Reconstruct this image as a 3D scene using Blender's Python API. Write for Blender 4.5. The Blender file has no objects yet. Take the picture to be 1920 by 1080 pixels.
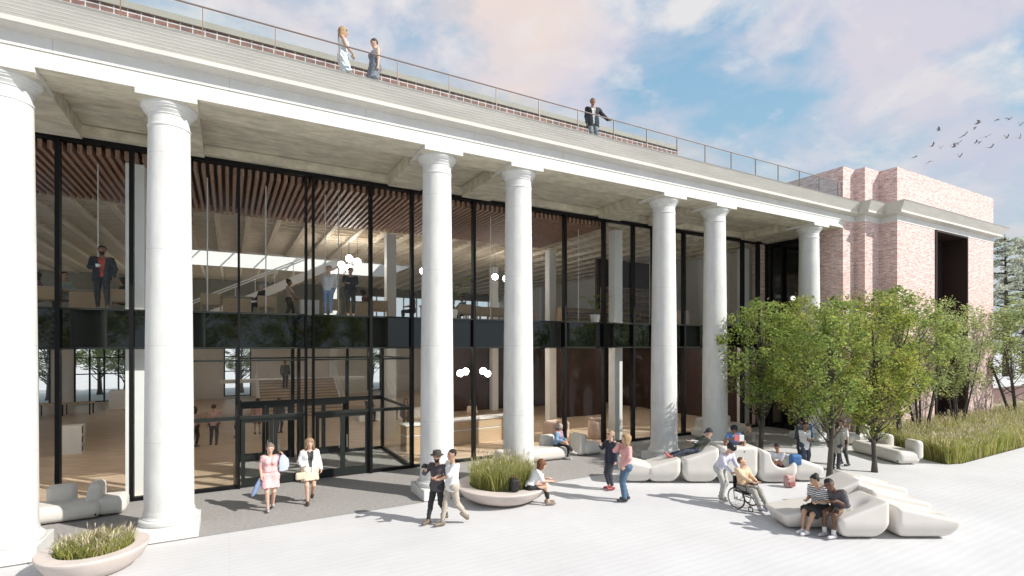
import bpy, math, random
import numpy as np
from mathutils import Vector, Matrix, Euler
R = math.radians
random.seed(7); RNG = np.random.default_rng(7)
SC = bpy.context.scene
COL = SC.collection

# ------------------------------------------------------------------ helpers
class MB:
    """collects boxes, bars, tubes and turned shapes and links them as one mesh object"""
    def __init__(s): s.v = []; s.f = []; s.m = []
    def add(s, vs, fs, m=0):
        b = len(s.v); s.v.extend([tuple(p) for p in vs]); s.f.extend([tuple(i + b for i in f) for f in fs]); s.m.extend([m] * len(fs)); return s
    def box(s, x0, x1, y0, y1, z0, z1, m=0):
        v = [(x0, y0, z0), (x1, y0, z0), (x1, y1, z0), (x0, y1, z0), (x0, y0, z1), (x1, y0, z1), (x1, y1, z1), (x0, y1, z1)]
        return s.add(v, [(0, 3, 2, 1), (4, 5, 6, 7), (0, 1, 5, 4), (1, 2, 6, 5), (2, 3, 7, 6), (3, 0, 4, 7)], m)
    def obox(s, c, ax, L, W, z0, z1, m=0):
        ux, uy = math.cos(ax), math.sin(ax)
        P = [(c[0] + a * ux - b * uy, c[1] + a * uy + b * ux) for a, b in ((-L / 2, -W / 2), (L / 2, -W / 2), (L / 2, W / 2), (-L / 2, W / 2))]
        return s.add([(x, y, z0) for x, y in P] + [(x, y, z1) for x, y in P], [(0, 3, 2, 1), (4, 5, 6, 7), (0, 1, 5, 4), (1, 2, 6, 5), (2, 3, 7, 6), (3, 0, 4, 7)], m)
    def rbox(s, x0, x1, y0, y1, z0, z1, r=.02, m=0):
        """box with chamfered vertical and top edges"""
        def ring(i, z): return [(x0 + i + r, y0 + i, z), (x1 - i - r, y0 + i, z), (x1 - i, y0 + i + r, z), (x1 - i, y1 - i - r, z), (x1 - i - r, y1 - i, z), (x0 + i + r, y1 - i, z), (x0 + i, y1 - i - r, z), (x0 + i, y0 + i + r, z)]
        return s.loft([ring(r, z0), ring(0, z0 + r), ring(0, z1 - r), ring(r, z1)], m)
    def loft(s, rings, m=0, cap=True):
        n = len(rings[0]); v = [p for q in rings for p in q]; f = []
        for i in range(len(rings) - 1):
            for j in range(n):
                k = (j + 1) % n; f.append((i * n + j, i * n + k, (i + 1) * n + k, (i + 1) * n + j))
        if cap: f.append(tuple(range(n - 1, -1, -1))); f.append(tuple((len(rings) - 1) * n + j for j in range(n)))
        return s.add(v, f, m)
    def lathe(s, prof, c=(0, 0, 0), n=40, m=0, cap=True):
        return s.loft([[(c[0] + r * math.cos(2 * math.pi * j / n), c[1] + r * math.sin(2 * math.pi * j / n), c[2] + z) for j in range(n)] for r, z in prof], m, cap)
    def tube(s, pts, rad, n=6, m=0, cap=True):
        pts = [Vector(p) for p in pts]
        if not isinstance(rad, (list, tuple)): rad = [rad] * len(pts)
        rings = []; up = None
        for i, p in enumerate(pts):
            t = (pts[min(i + 1, len(pts) - 1)] - pts[max(i - 1, 0)]).normalized()
            if up is None: up = t.orthogonal().normalized()
            up = (up - t * up.dot(t))
            up = up.normalized() if up.length > 1e-5 else t.orthogonal().normalized()
            w = t.cross(up)
            rings.append([p + (up * math.cos(2 * math.pi * j / n) + w * math.sin(2 * math.pi * j / n)) * rad[i] for j in range(n)])
        return s.loft(rings, m, cap)
    def ball(s, c, r, n=12, m=0):
        if not isinstance(r, (list, tuple)): r = (r, r, r)
        k = n // 2
        return s.loft([[(c[0] + r[0] * math.sin(a) * math.cos(2 * math.pi * j / n), c[1] + r[1] * math.sin(a) * math.sin(2 * math.pi * j / n), c[2] - r[2] * math.cos(a)) for j in range(n)] for a in [max(.02, min(math.pi - .02, math.pi * i / k)) for i in range(k + 1)]], m)
    def torus(s, c, Rr, r, axis='z', n=32, k=6, m=0):
        v = []; f = []
        for i in range(n):
            a = 2 * math.pi * i / n
            for j in range(k):
                b = 2 * math.pi * j / k; q = Rr + r * math.cos(b); p = (q * math.cos(a), q * math.sin(a), r * math.sin(b))
                if axis == 'x': p = (p[2], p[0], p[1])
                elif axis == 'y': p = (p[0], p[2], p[1])
                v.append((c[0] + p[0], c[1] + p[1], c[2] + p[2]))
        for i in range(n):
            for j in range(k):
                f.append((i * k + j, ((i + 1) % n) * k + j, ((i + 1) % n) * k + (j + 1) % k, i * k + (j + 1) % k))
        return s.add(v, f, m)
    def build(s, name, mats, parent=None, smooth=False, angle=None):
        me = bpy.data.meshes.new(name); me.from_pydata(s.v, [], s.f)
        mats = mats if isinstance(mats, (list, tuple)) else [mats]
        for q in mats: me.materials.append(q)
        if len(mats) > 1: me.polygons.foreach_set('material_index', s.m)
        me.validate()
        if smooth: me.polygons.foreach_set('use_smooth', [True] * len(me.polygons))
        me.update()
        if angle is not None: me.set_sharp_from_angle(angle=R(angle))
        return link(name, me, parent)

def link(name, me, parent=None):
    o = bpy.data.objects.new(name, me); COL.objects.link(o)
    if parent is not None: o.parent = parent
    return o
def tag(o, label=None, cat=None, group=None, kind=None):
    if label: o['label'] = label
    if cat: o['category'] = cat
    if group: o['group'] = group
    if kind: o['kind'] = kind
    return o
def empty(name, loc=(0, 0, 0), rz=0, label=None, cat=None, group=None, s=1):
    o = bpy.data.objects.new(name, None); COL.objects.link(o); o.location = loc; o.rotation_euler = (0, 0, rz); o.scale = (s, s, s)
    return tag(o, label, cat, group)
def kids(o): return [c for c in bpy.data.objects if c.parent == o]
def copy_tree(o, parent=None, loc=None, rz=None, s=None, label=None):
    c = o.copy(); COL.objects.link(c)
    if parent is not None: c.parent = parent
    if loc is not None: c.location = loc
    if rz is not None: c.rotation_euler = (0, 0, rz)
    if s is not None: c.scale = (s, s, s) if not isinstance(s, (list, tuple)) else s
    if label: c['label'] = label
    for ch in kids(o): copy_tree(ch, c)
    return c
def mesh_np(name, V, F, mats, parent=None, smooth=True, midx=None):
    """V (n,3) array, F (m,k) array of equal-size faces"""
    me = bpy.data.meshes.new(name); k = F.shape[1]
    me.vertices.add(len(V)); me.vertices.foreach_set('co', np.asarray(V, np.float32).ravel())
    me.loops.add(F.size); me.loops.foreach_set('vertex_index', F.ravel().astype(np.int32))
    me.polygons.add(len(F)); me.polygons.foreach_set('loop_start', np.arange(0, F.size, k, dtype=np.int32))
    try: me.polygons.foreach_set('loop_total', np.full(len(F), k, np.int32))
    except Exception: pass
    for q in (mats if isinstance(mats, (list, tuple)) else [mats]): me.materials.append(q)
    if midx is not None: me.polygons.foreach_set('material_index', np.asarray(midx, np.int32))
    me.polygons.foreach_set('use_smooth', np.full(len(F), smooth, bool))
    me.update(calc_edges=True)
    return link(name, me, parent)

# ------------------------------------------------------------------ materials
def mat(name, col, rough=.7, var=.0, vscale=3., bump=0., bscale=30., spec=.4, metal=0., col2=None, detail=6., sheen=0., coat=0., stretch=(1, 1, 1), island=0.):
    m = bpy.data.materials.new(name); m.use_nodes = True; nt = m.node_tree; N = nt.nodes; L = nt.links
    b = N['Principled BSDF']; b.inputs['Roughness'].default_value = rough; b.inputs['Specular IOR Level'].default_value = spec; b.inputs['Metallic'].default_value = metal
    if coat: b.inputs['Coat Weight'].default_value = coat
    if sheen: b.inputs['Sheen Weight'].default_value = sheen
    c = (*col, 1); b.inputs['Base Color'].default_value = c
    tc = N.new('ShaderNodeTexCoord'); mp = N.new('ShaderNodeMapping'); mp.inputs['Scale'].default_value = stretch
    L.new(tc.outputs['Object'], mp.inputs['Vector'])
    out = None
    if var or col2:
        n = N.new('ShaderNodeTexNoise'); n.inputs['Scale'].default_value = vscale; n.inputs['Detail'].default_value = detail; n.inputs['Roughness'].default_value = .65
        L.new(mp.outputs[0], n.inputs['Vector'])
        rp = N.new('ShaderNodeValToRGB'); L.new(n.outputs['Fac'], rp.inputs[0])
        if col2: a_, b_ = c, (*col2, 1)
        else: a_ = tuple(min(1, x * (1 - var)) for x in col) + (1,); b_ = tuple(min(1, x * (1 + var)) for x in col) + (1,)
        rp.color_ramp.elements[0].position = .32; rp.color_ramp.elements[0].color = a_; rp.color_ramp.elements[1].position = .68; rp.color_ramp.elements[1].color = b_
        out = rp.outputs[0]
    if island:
        g = N.new('ShaderNodeNewGeometry'); h = N.new('ShaderNodeHueSaturation')
        mr = N.new('ShaderNodeMapRange'); mr.inputs[3].default_value = 1 - island; mr.inputs[4].default_value = 1 + island
        L.new(g.outputs['Random Per Island'], mr.inputs[0]); L.new(mr.outputs[0], h.inputs['Value'])
        mr2 = N.new('ShaderNodeMapRange'); mr2.inputs[3].default_value = .47; mr2.inputs[4].default_value = .525
        ml = N.new('ShaderNodeMath'); ml.operation = 'FRACT'; mu = N.new('ShaderNodeMath'); mu.operation = 'MULTIPLY'; mu.inputs[1].default_value = 7.31
        L.new(g.outputs['Random Per Island'], mu.inputs[0]); L.new(mu.outputs[0], ml.inputs[0]); L.new(ml.outputs[0], mr2.inputs[0]); L.new(mr2.outputs[0], h.inputs['Hue'])
        if out is None: h.inputs['Color'].default_value = c
        else: L.new(out, h.inputs['Color'])
        out = h.outputs[0]
    if out is not None: L.new(out, b.inputs['Base Color'])
    if bump:
        n2 = N.new('ShaderNodeTexNoise'); n2.inputs['Scale'].default_value = bscale; n2.inputs['Detail'].default_value = 8
        L.new(mp.outputs[0], n2.inputs['Vector'])
        bp = N.new('ShaderNodeBump'); bp.inputs['Strength'].default_value = bump; bp.inputs['Distance'].default_value = .02
        L.new(n2.outputs['Fac'], bp.inputs['Height']); L.new(bp.outputs[0], b.inputs['Normal'])
    return m
def nodes(m): return m.node_tree.nodes, m.node_tree.links, m.node_tree.nodes['Principled BSDF']

def brick_mat(name, cols, mortar, bw, rh, ms, off=.5, axis='xz'):
    m = mat(name, cols[0], .85); N, L, b = nodes(m)
    g = N.new('ShaderNodeNewGeometry'); tc = N.new('ShaderNodeTexCoord'); sp = N.new('ShaderNodeSeparateXYZ'); L.new(tc.outputs['Object'], sp.inputs[0])
    ad = N.new('ShaderNodeMath'); ad.operation = 'ADD'; L.new(sp.outputs[0], ad.inputs[0]); L.new(sp.outputs[1], ad.inputs[1])
    cb = N.new('ShaderNodeCombineXYZ'); L.new(ad.outputs[0], cb.inputs[0]); L.new(sp.outputs[2], cb.inputs[1])
    t = N.new('ShaderNodeTexBrick'); t.offset = off; t.inputs['Scale'].default_value = 1; t.inputs['Brick Width'].default_value = bw; t.inputs['Row Height'].default_value = rh; t.inputs['Mortar Size'].default_value = ms
    t.inputs['Color1'].default_value = (*cols[0], 1); t.inputs['Color2'].default_value = (*cols[1], 1); t.inputs['Mortar'].default_value = (*mortar, 1); t.inputs['Bias'].default_value = -.1; t.inputs['Mortar Smooth'].default_value = .2
    L.new(cb.outputs[0], t.inputs['Vector'])
    n = N.new('ShaderNodeTexNoise'); n.inputs['Scale'].default_value = 2.2; n.inputs['Detail'].default_value = 9; n.inputs['Roughness'].default_value = .75
    sc = N.new('ShaderNodeMapping'); sc.inputs['Scale'].default_value = (1.6, 5, 1); L.new(cb.outputs[0], sc.inputs[0]); L.new(sc.outputs[0], n.inputs['Vector'])
    rp = N.new('ShaderNodeValToRGB'); rp.color_ramp.elements[0].position = .36; rp.color_ramp.elements[0].color = (.56, .55, .56, 1); rp.color_ramp.elements[1].position = .6; rp.color_ramp.elements[1].color = (1.14, 1.12, 1.1, 1)
    L.new(n.outputs['Fac'], rp.inputs[0])
    mx = N.new('ShaderNodeMix'); mx.data_type = 'RGBA'; mx.blend_type = 'MULTIPLY'; mx.inputs[0].default_value = 1
    L.new(t.outputs['Color'], mx.inputs[6]); L.new(rp.outputs[0], mx.inputs[7]); L.new(mx.outputs[2], b.inputs['Base Color'])
    bp = N.new('ShaderNodeBump'); bp.inputs['Strength'].default_value = .35; bp.inputs['Distance'].default_value = .01; bp.invert = True
    L.new(t.outputs['Fac'], bp.inputs['Height']); L.new(bp.outputs[0], b.inputs['Normal'])
    return m

def glass_mat(name, tint=(.9, .93, .92), gain=1., base=.008):
    m = bpy.data.materials.new(name); m.use_nodes = True; N = m.node_tree.nodes; L = m.node_tree.links
    N.remove(N['Principled BSDF']); o = N['Material Output']
    t = N.new('ShaderNodeBsdfTransparent'); t.inputs[0].default_value = (*tint, 1)
    g = N.new('ShaderNodeBsdfGlossy'); g.inputs['Roughness'].default_value = .01; g.inputs[0].default_value = (.95, .96, 1, 1)
    lw = N.new('ShaderNodeLayerWeight'); lw.inputs[0].default_value = .5
    pw = N.new('ShaderNodeMath'); pw.operation = 'POWER'; pw.inputs[1].default_value = 4.; L.new(lw.outputs['Facing'], pw.inputs[0])
    mu = N.new('ShaderNodeMath'); mu.operation = 'MULTIPLY_ADD'; mu.inputs[1].default_value = .6 * gain; mu.inputs[2].default_value = base; mu.use_clamp = True; L.new(pw.outputs[0], mu.inputs[0])
    mx = N.new('ShaderNodeMixShader'); L.new(mu.outputs[0], mx.inputs[0]); L.new(t.outputs[0], mx.inputs[1]); L.new(g.outputs[0], mx.inputs[2]); L.new(mx.outputs[0], o.inputs[0])
    return m
def leaf_mat(name, col, col2, trans=.35):
    m = mat(name, col, .55, island=.45, col2=col2, vscale=1.1, detail=2, spec=.3); N, L, b = nodes(m)
    o = N['Material Output']; t = N.new('ShaderNodeBsdfTranslucent'); mx = N.new('ShaderNodeMixShader'); mx.inputs[0].default_value = trans
    src = b.inputs['Base Color'].links[0].from_socket; L.new(src, t.inputs[0])
    L.new(b.outputs[0], mx.inputs[1]); L.new(t.outputs[0], mx.inputs[2]); L.new(mx.outputs[0], o.inputs[0])
    return m
def emit_mat(name, col, s):
    m = bpy.data.materials.new(name); m.use_nodes = True; N, L, b = nodes(m)
    b.inputs['Base Color'].default_value = (.8, .8, .8, 1); b.inputs['Emission Color'].default_value = (*col, 1); b.inputs['Emission Strength'].default_value = s
    return m
def stripe(m, axis, scale, amt, dist=0.5, dscale=2.):
    """multiply the base colour by faint bands along one axis (boards, weave, fins)"""
    N, L, b = nodes(m); inp = b.inputs['Base Color']
    tc = N.new('ShaderNodeTexCoord'); w = N.new('ShaderNodeTexWave'); w.bands_direction = axis; w.inputs['Scale'].default_value = scale; w.inputs['Distortion'].default_value = dist; w.inputs['Detail'].default_value = 3; w.inputs['Detail Scale'].default_value = dscale
    L.new(tc.outputs['Object'], w.inputs[0])
    mr = N.new('ShaderNodeMapRange'); mr.inputs[3].default_value = 1 - amt; mr.inputs[4].default_value = 1 + amt * .4; L.new(w.outputs['Fac'], mr.inputs[0])
    mx = N.new('ShaderNodeMix'); mx.data_type = 'RGBA'; mx.blend_type = 'MULTIPLY'; mx.inputs[0].default_value = 1
    if inp.links: L.new(inp.links[0].from_socket, mx.inputs[6])
    else: mx.inputs[6].default_value = inp.default_value
    L.new(mr.outputs[0], mx.inputs[7]); L.new(mx.outputs[2], inp)
    return m

def joints(m, axis, period, width, amt):
    """thin darker joints at a regular spacing along one object axis"""
    N, L, b = nodes(m); inp = b.inputs['Base Color']; tc = N.new('ShaderNodeTexCoord'); sp = N.new('ShaderNodeSeparateXYZ'); L.new(tc.outputs['Object'], sp.inputs[0])
    def mth(op, a, v=None):
        q = N.new('ShaderNodeMath'); q.operation = op; L.new(a, q.inputs[0])
        if v is not None: q.inputs[1].default_value = v
        return q.outputs[0]
    f = mth('PINGPONG', sp.outputs['XYZ'.index(axis)], period / 2); f = mth('LESS_THAN', f, width / 2); f = mth('MULTIPLY', f, amt)
    iv = N.new('ShaderNodeMath'); iv.operation = 'SUBTRACT'; iv.inputs[0].default_value = 1; L.new(f, iv.inputs[1])
    mx = N.new('ShaderNodeMix'); mx.data_type = 'RGBA'; mx.blend_type = 'MULTIPLY'; mx.inputs[0].default_value = 1
    L.new(inp.links[0].from_socket, mx.inputs[6]); L.new(iv.outputs[0], mx.inputs[7]); L.new(mx.outputs[2], inp); return m
def vary(m, k=40.):
    """shift the texture for every object that shares the material"""
    N, L, b = nodes(m)
    for mp in [n for n in N if n.type == 'MAPPING']:
        oi = N.new('ShaderNodeObjectInfo'); q = N.new('ShaderNodeMath'); q.operation = 'MULTIPLY'; q.inputs[1].default_value = k; L.new(oi.outputs['Random'], q.inputs[0])
        c = N.new('ShaderNodeCombineXYZ'); [L.new(q.outputs[0], c.inputs[i]) for i in range(3)]; L.new(c.outputs[0], mp.inputs['Location'])
    return m
M = {}
M['stone'] = joints(mat('pale_cast_stone', (.68, .675, .655), .8, var=.06, vscale=2.2, bump=.12, bscale=60), 'X', 3.1, .018, .22)
M['column'] = joints(vary(mat('column_stone', (.655, .653, .635), .8, var=.085, vscale=4., bump=.2, bscale=45, detail=14, stretch=(1, 1, .35))), 'Z', 2.15, .014, .16)
M['concrete'] = mat('board_marked_concrete', (.60, .555, .445), .85, var=.26, vscale=2.6, bump=.3, bscale=20, detail=14, stretch=(.7, 1.6, 1))
M['plaza'] = joints(joints(stripe(mat('pale_plaza_concrete', (.585, .585, .592), .85, var=.06, vscale=.45, bump=.08, bscale=9, detail=12), 'Y', 1.7, .035, 3., .8), 'Y', .9, .012, .10), 'X', 2.7, .012, .06)
M['paving'] = mat('grey_woven_paving', (.245, .235, .225), .92, col2=(.42, .405, .39), vscale=11, detail=12, bump=.35, bscale=60, stretch=(1, 2.6, 1))
M['black'] = mat('black_window_frame', (.007, .007, .008), .5, spec=.2)
M['cornice'] = mat('cornice_stone', (.61, .59, .54), .8, var=.10, vscale=1.2, bump=.12, bscale=50, stretch=(.5, 3, 3))
M['darkgreen'] = mat('dark_bronze_frame', (.016, .020, .018), .45, spec=.3)
M['spandrel'] = mat('dark_spandrel_glass', (.003, .0045, .0045), .03, spec=.5); M['spandrel'].node_tree.nodes['Principled BSDF'].inputs['IOR'].default_value = 1.6
M['glass'] = glass_mat('clear_glass', (.965, .975, .97), 1.)
M['railglass'] = glass_mat('railing_glass', (.92, .965, .975), .8)
M['brick'] = brick_mat('pale_red_brick', ((.62, .37, .33), (.78, .59, .55)), (.79, .72, .69), .24, .075, .012)
M['parapetbrick'] = brick_mat('roof_brick', ((.30, .15, .115), (.22, .13, .125)), (.66, .63, .61), .26, .13, .014, 0.)
M['taupe'] = mat('taupe_coping', (.36, .32, .27), .7, var=.06)
M['rail'] = mat('bronze_rail', (.22, .18, .165), .45, metal=.3)
M['wood'] = stripe(mat('slat_wood', (.42, .25, .18), .55, var=.2, vscale=4, stretch=(6, .6, 6)), 'X', 3, .2)
M['oak'] = mat('pale_oak', (.52, .38, .25), .5, var=.12, vscale=3, stretch=(1, 1, 9))
M['oakfloor'] = None
M['waffle'] = mat('ceiling_grid', (.70, .62, .51), .8, var=.06)
M['inwall'] = mat('interior_plaster', (.70, .665, .61), .85, var=.04)
M['olive'] = mat('grey_olive_wall', (.30, .285, .245), .85, var=.06)
M['inwhite'] = mat('white_paint', (.78, .775, .76), .6, var=.02)
M['darkwall'] = stripe(mat('dark_timber_wall', (.055, .027, .022), .5, var=.2, vscale=2), 'X', 4., .35)
M['seat'] = mat('cast_white_seat', (.66, .635, .59), .65, var=.04, vscale=2.5, bump=.06, bscale=50)
M['seatgloss'] = mat('polished_white_seat', (.68, .645, .60), .32, var=.03, vscale=2.5, spec=.5)
M['planter'] = mat('blush_planter', (.60, .53, .49), .75, var=.06, vscale=3, bump=.1, bscale=60)
M['soil'] = mat('soil', (.05, .037, .025), .95, var=.4, vscale=20, bump=.6)
M['bark'] = mat('grey_bark', (.085, .075, .062), .9, var=.35, vscale=9, bump=.5, bscale=25, stretch=(1, 1, .25))
M['leafA'] = leaf_mat('leaf_green', (.235, .30, .055), (.43, .45, .115), .55)
M['leafB'] = leaf_mat('leaf_deep_green', (.18, .27, .07), (.37, .43, .12), .55)
M['leafC'] = leaf_mat('leaf_pale_green', (.25, .33, .13), (.44, .48, .20), .55)
M['needle'] = leaf_mat('hazed_needle_green', (.46, .52, .44), (.58, .58, .46), .4)  # paleness of the needles stands in for distance haze
M['grassG'] = leaf_mat('grass_green', (.27, .32, .07), (.44, .43, .15), .5)
M['grassY'] = leaf_mat('grass_straw', (.42, .42, .15), (.56, .52, .26), .5)
M['seed'] = leaf_mat('grass_seed', (.52, .46, .31), (.64, .56, .42), .4)
M['linear'] = emit_mat('lit_strip', (1, .93, .84), 22.)
M['linear2'] = emit_mat('lit_ceiling_bar', (1, .92, .82), 24.)
M['globe'] = emit_mat('lit_globe', (1, .95, .87), 48.)
M['steel'] = mat('steel', (.5, .5, .5), .3, metal=.9)
M['white'] = mat('white_enamel', (.80, .80, .80), .45)
M['rubber'] = mat('black_rubber', (.02, .02, .02), .7)
M['pinkseat'] = mat('blush_upholstery', (.62, .47, .40), .8, var=.05, bump=.1)
M['bird'] = mat('bird_grey', (.16, .145, .15), .8, var=.3, vscale=9)
M['book'] = stripe(mat('book_spines', (.30, .22, .19), .8, var=.5, vscale=25, stretch=(1, 1, .05)), 'X', 9., .6)
def wood_floor():
    m = mat('oak_floor', (.62, .475, .345), .38, var=.12, vscale=1.6, stretch=(.4, 3, 1), spec=.45); N, L, b = nodes(m); inp = b.inputs['Base Color']
    tc = N.new('ShaderNodeTexCoord'); mp = N.new('ShaderNodeMapping'); mp.inputs['Rotation'].default_value = (0, 0, R(38)); L.new(tc.outputs['Object'], mp.inputs[0])
    t = N.new('ShaderNodeTexBrick'); t.inputs['Scale'].default_value = 1; t.inputs['Brick Width'].default_value = 2.2; t.inputs['Row Height'].default_value = .19; t.inputs['Mortar Size'].default_value = .006
    t.inputs['Color1'].default_value = (1, 1, 1, 1); t.inputs['Color2'].default_value = (.84, .82, .8, 1); t.inputs['Mortar'].default_value = (.55, .5, .46, 1); L.new(mp.outputs[0], t.inputs[0])
    mx = N.new('ShaderNodeMix'); mx.data_type = 'RGBA'; mx.blend_type = 'MULTIPLY'; mx.inputs[0].default_value = 1
    L.new(inp.links[0].from_socket, mx.inputs[6]); L.new(t.outputs['Color'], mx.inputs[7]); L.new(mx.outputs[2], inp)
    return m
M['oakfloor'] = wood_floor()
_pm = {}
def paint(col, rough=.75, var=.06, vscale=14, bump=.12, bscale=70, **k):
    """cloth, skin and hair: one material per colour"""
    key = (tuple(round(c, 3) for c in col), rough, tuple(sorted(k.items())))
    if key not in _pm: _pm[key] = mat('cloth_%d' % len(_pm), col, rough, var=var, vscale=vscale, bump=bump, bscale=bscale, **k)
    return _pm[key]

# ------------------------------------------------------------------ camera, sky, sun
cam = bpy.data.cameras.new('camera'); camo = bpy.data.objects.new('camera', cam); COL.objects.link(camo)
camo.location = (0, 0, 4.3); YAW = math.atan(530 / 957.6)
camo.rotation_euler = (R(90), 0, -YAW)
cam.sensor_width = 36; cam.lens = 36 * 957.6 / 1920; cam.shift_y = 108 / 1920; cam.clip_start = .1; cam.clip_end = 2000
SC.camera = camo
SUN_EL = R(37); SUN_AZ = math.atan2(-.76, .65)           # direction towards the sun in the ground plane
sl = bpy.data.lights.new('sun', 'SUN'); sl.energy = 5.; sl.angle = R(.6); sl.color = (1, .955, .89)
so = bpy.data.objects.new('sun', sl); COL.objects.link(so)
sd = Vector((math.cos(SUN_EL) * math.cos(SUN_AZ), math.cos(SUN_EL) * math.sin(SUN_AZ), math.sin(SUN_EL)))
so.rotation_euler = sd.to_track_quat('Z', 'Y').to_euler(); so.location = sd * 80
def world():
    w = bpy.data.worlds.new('World'); SC.world = w; w.use_nodes = True; N = w.node_tree.nodes; L = w.node_tree.links
    bg = N['Background']; bg.inputs[1].default_value = .88
    sk = N.new('ShaderNodeTexSky'); sk.sky_type = 'NISHITA'; sk.sun_disc = False; sk.sun_elevation = SUN_EL; sk.sun_rotation = math.pi / 2 - SUN_AZ; sk.air_density = 1.; sk.dust_density = 1.5; sk.ozone_density = 1.5
    ms = N.new('ShaderNodeMix'); ms.data_type = 'RGBA'; ms.blend_type = 'MULTIPLY'; ms.inputs[0].default_value = 1; ms.inputs[7].default_value = (.11, .11, .11, 1)
    L.new(sk.outputs[0], ms.inputs[6])
    tc = N.new('ShaderNodeTexCoord')
    # project the view direction on a cloud deck so that clouds flatten towards the horizon
    sp = N.new('ShaderNodeSeparateXYZ'); L.new(tc.outputs['Generated'], sp.inputs[0])
    az = N.new('ShaderNodeMath'); az.operation = 'MAXIMUM'; az.inputs[1].default_value = 0.; L.new(sp.outputs[2], az.inputs[0])
    ad = N.new('ShaderNodeMath'); ad.operation = 'ADD'; ad.inputs[1].default_value = .35; L.new(az.outputs[0], ad.inputs[0])
    dv = N.new('ShaderNodeVectorMath'); dv.operation = 'DIVIDE'; L.new(tc.outputs['Generated'], dv.inputs[0])
    cb = N.new('ShaderNodeCombineXYZ'); [L.new(ad.outputs[0], cb.inputs[i]) for i in range(3)]; L.new(cb.outputs[0], dv.inputs[1])
    def noise(scale, det, rough, loc, dist=0., st=(1, 1, 1)):
        mp = N.new('ShaderNodeMapping'); mp.inputs['Location'].default_value = loc; mp.inputs['Scale'].default_value = st; L.new(dv.outputs[0], mp.inputs[0])
        n = N.new('ShaderNodeTexNoise'); n.inputs['Scale'].default_value = scale; n.inputs['Detail'].default_value = det; n.inputs['Roughness'].default_value = rough; n.inputs['Distortion'].default_value = dist
        L.new(mp.outputs[0], n.inputs['Vector']); return n.outputs['Fac']
    def ramp(f, *els):
        r = N.new('ShaderNodeValToRGB'); r.color_ramp.elements[0].position = els[0][0]; r.color_ramp.elements[0].color = (*els[0][1], 1); r.color_ramp.elements[1].position = els[-1][0]; r.color_ramp.elements[1].color = (*els[-1][1], 1)
        for p, c in els[1:-1]:
            e = r.color_ramp.elements.new(p); e.color = (*c, 1)
        L.new(f, r.inputs[0]); return r.outputs[0]
    def mix(f, a, b, bl='MIX'):
        m = N.new('ShaderNodeMix'); m.data_type = 'RGBA'; m.blend_type = bl
        for i, x in ((0, f), (6, a), (7, b)):
            if isinstance(x, (int, float)): m.inputs[i].default_value = x
            elif isinstance(x, tuple): m.inputs[i].default_value = (*x, 1)
            else: L.new(x, m.inputs[i])
        return m.outputs[2]
    base = ramp(az.outputs[0], (0., (.62, .74, .80)), (.14, (.50, .68, .80)), (.35, (.36, .62, .82)), (.8, (.26, .50, .76)))
    base = mix(.22, base, ms.outputs[2])
    f1 = ramp(noise(2.3, 8, .56, (3.1, 1.7, 0), .25, (1, 1.15, 1)), (.42, (0, 0, 0)), (.59, (1, 1, 1)))
    tint = ramp(noise(1.5, 3, .5, (7.7, 2.2, 1)), (.36, (.60, .62, .76)), (.5, (.72, .69, .77)), (.62, (.86, .74, .70)))
    c = mix(f1, base, tint)
    f2 = ramp(noise(4.2, 9, .6, (1.3, 9.2, 0), .2), (.49, (0, 0, 0)), (.66, (.9, .9, .9)))
    c = mix(f2, c, (.86, .83, .83))
    hz = ramp(az.outputs[0], (0., (.7, .7, .7)), (.42, (0, 0, 0)))
    c = mix(hz, c, (.50, .62, .71))
    L.new(c, bg.inputs[0])
world()
SC.render.engine = 'CYCLES'
cy = SC.cycles; cy.max_bounces = 8; cy.diffuse_bounces = 6; cy.glossy_bounces = 4; cy.transmission_bounces = 4; cy.transparent_max_bounces = 24; cy.use_denoising = True; cy.caustics_reflective = False; cy.caustics_refractive = False; cy.sample_clamp_indirect = 6
SC.view_settings.view_transform = 'Standard'; SC.view_settings.look = 'None'; SC.view_settings.exposure = .16; SC.view_settings.gamma = 1
# ------------------------------------------------------------------ ground sheets
def sheet(name, x0, x1, y0, y1, z, m):
    b = MB(); b.add([(x0, y0, z), (x1, y0, z), (x1, y1, z), (x0, y1, z)], [(0, 1, 2, 3)]); return tag(b.build(name, m), kind='structure')
sheet('plaza', -600, 900, -600, 900, -.012, M['plaza'])
sheet('portico_paving', -12, 25.19, 13.45, 21.7, -.006, M['paving'])
b = MB(); Z = -.001
for q in ((-16, .17, 17.5, 48), (.17, 5.70, 21.62, 48), (5.70, 25.19, 17.5, 48)):
    b.add([(q[0], q[2], Z), (q[1], q[2], Z), (q[1], q[3], Z), (q[0], q[3], Z)], [(0, 1, 2, 3)])
tag(b.build('interior_floor', M['oakfloor']), kind='structure')

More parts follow.
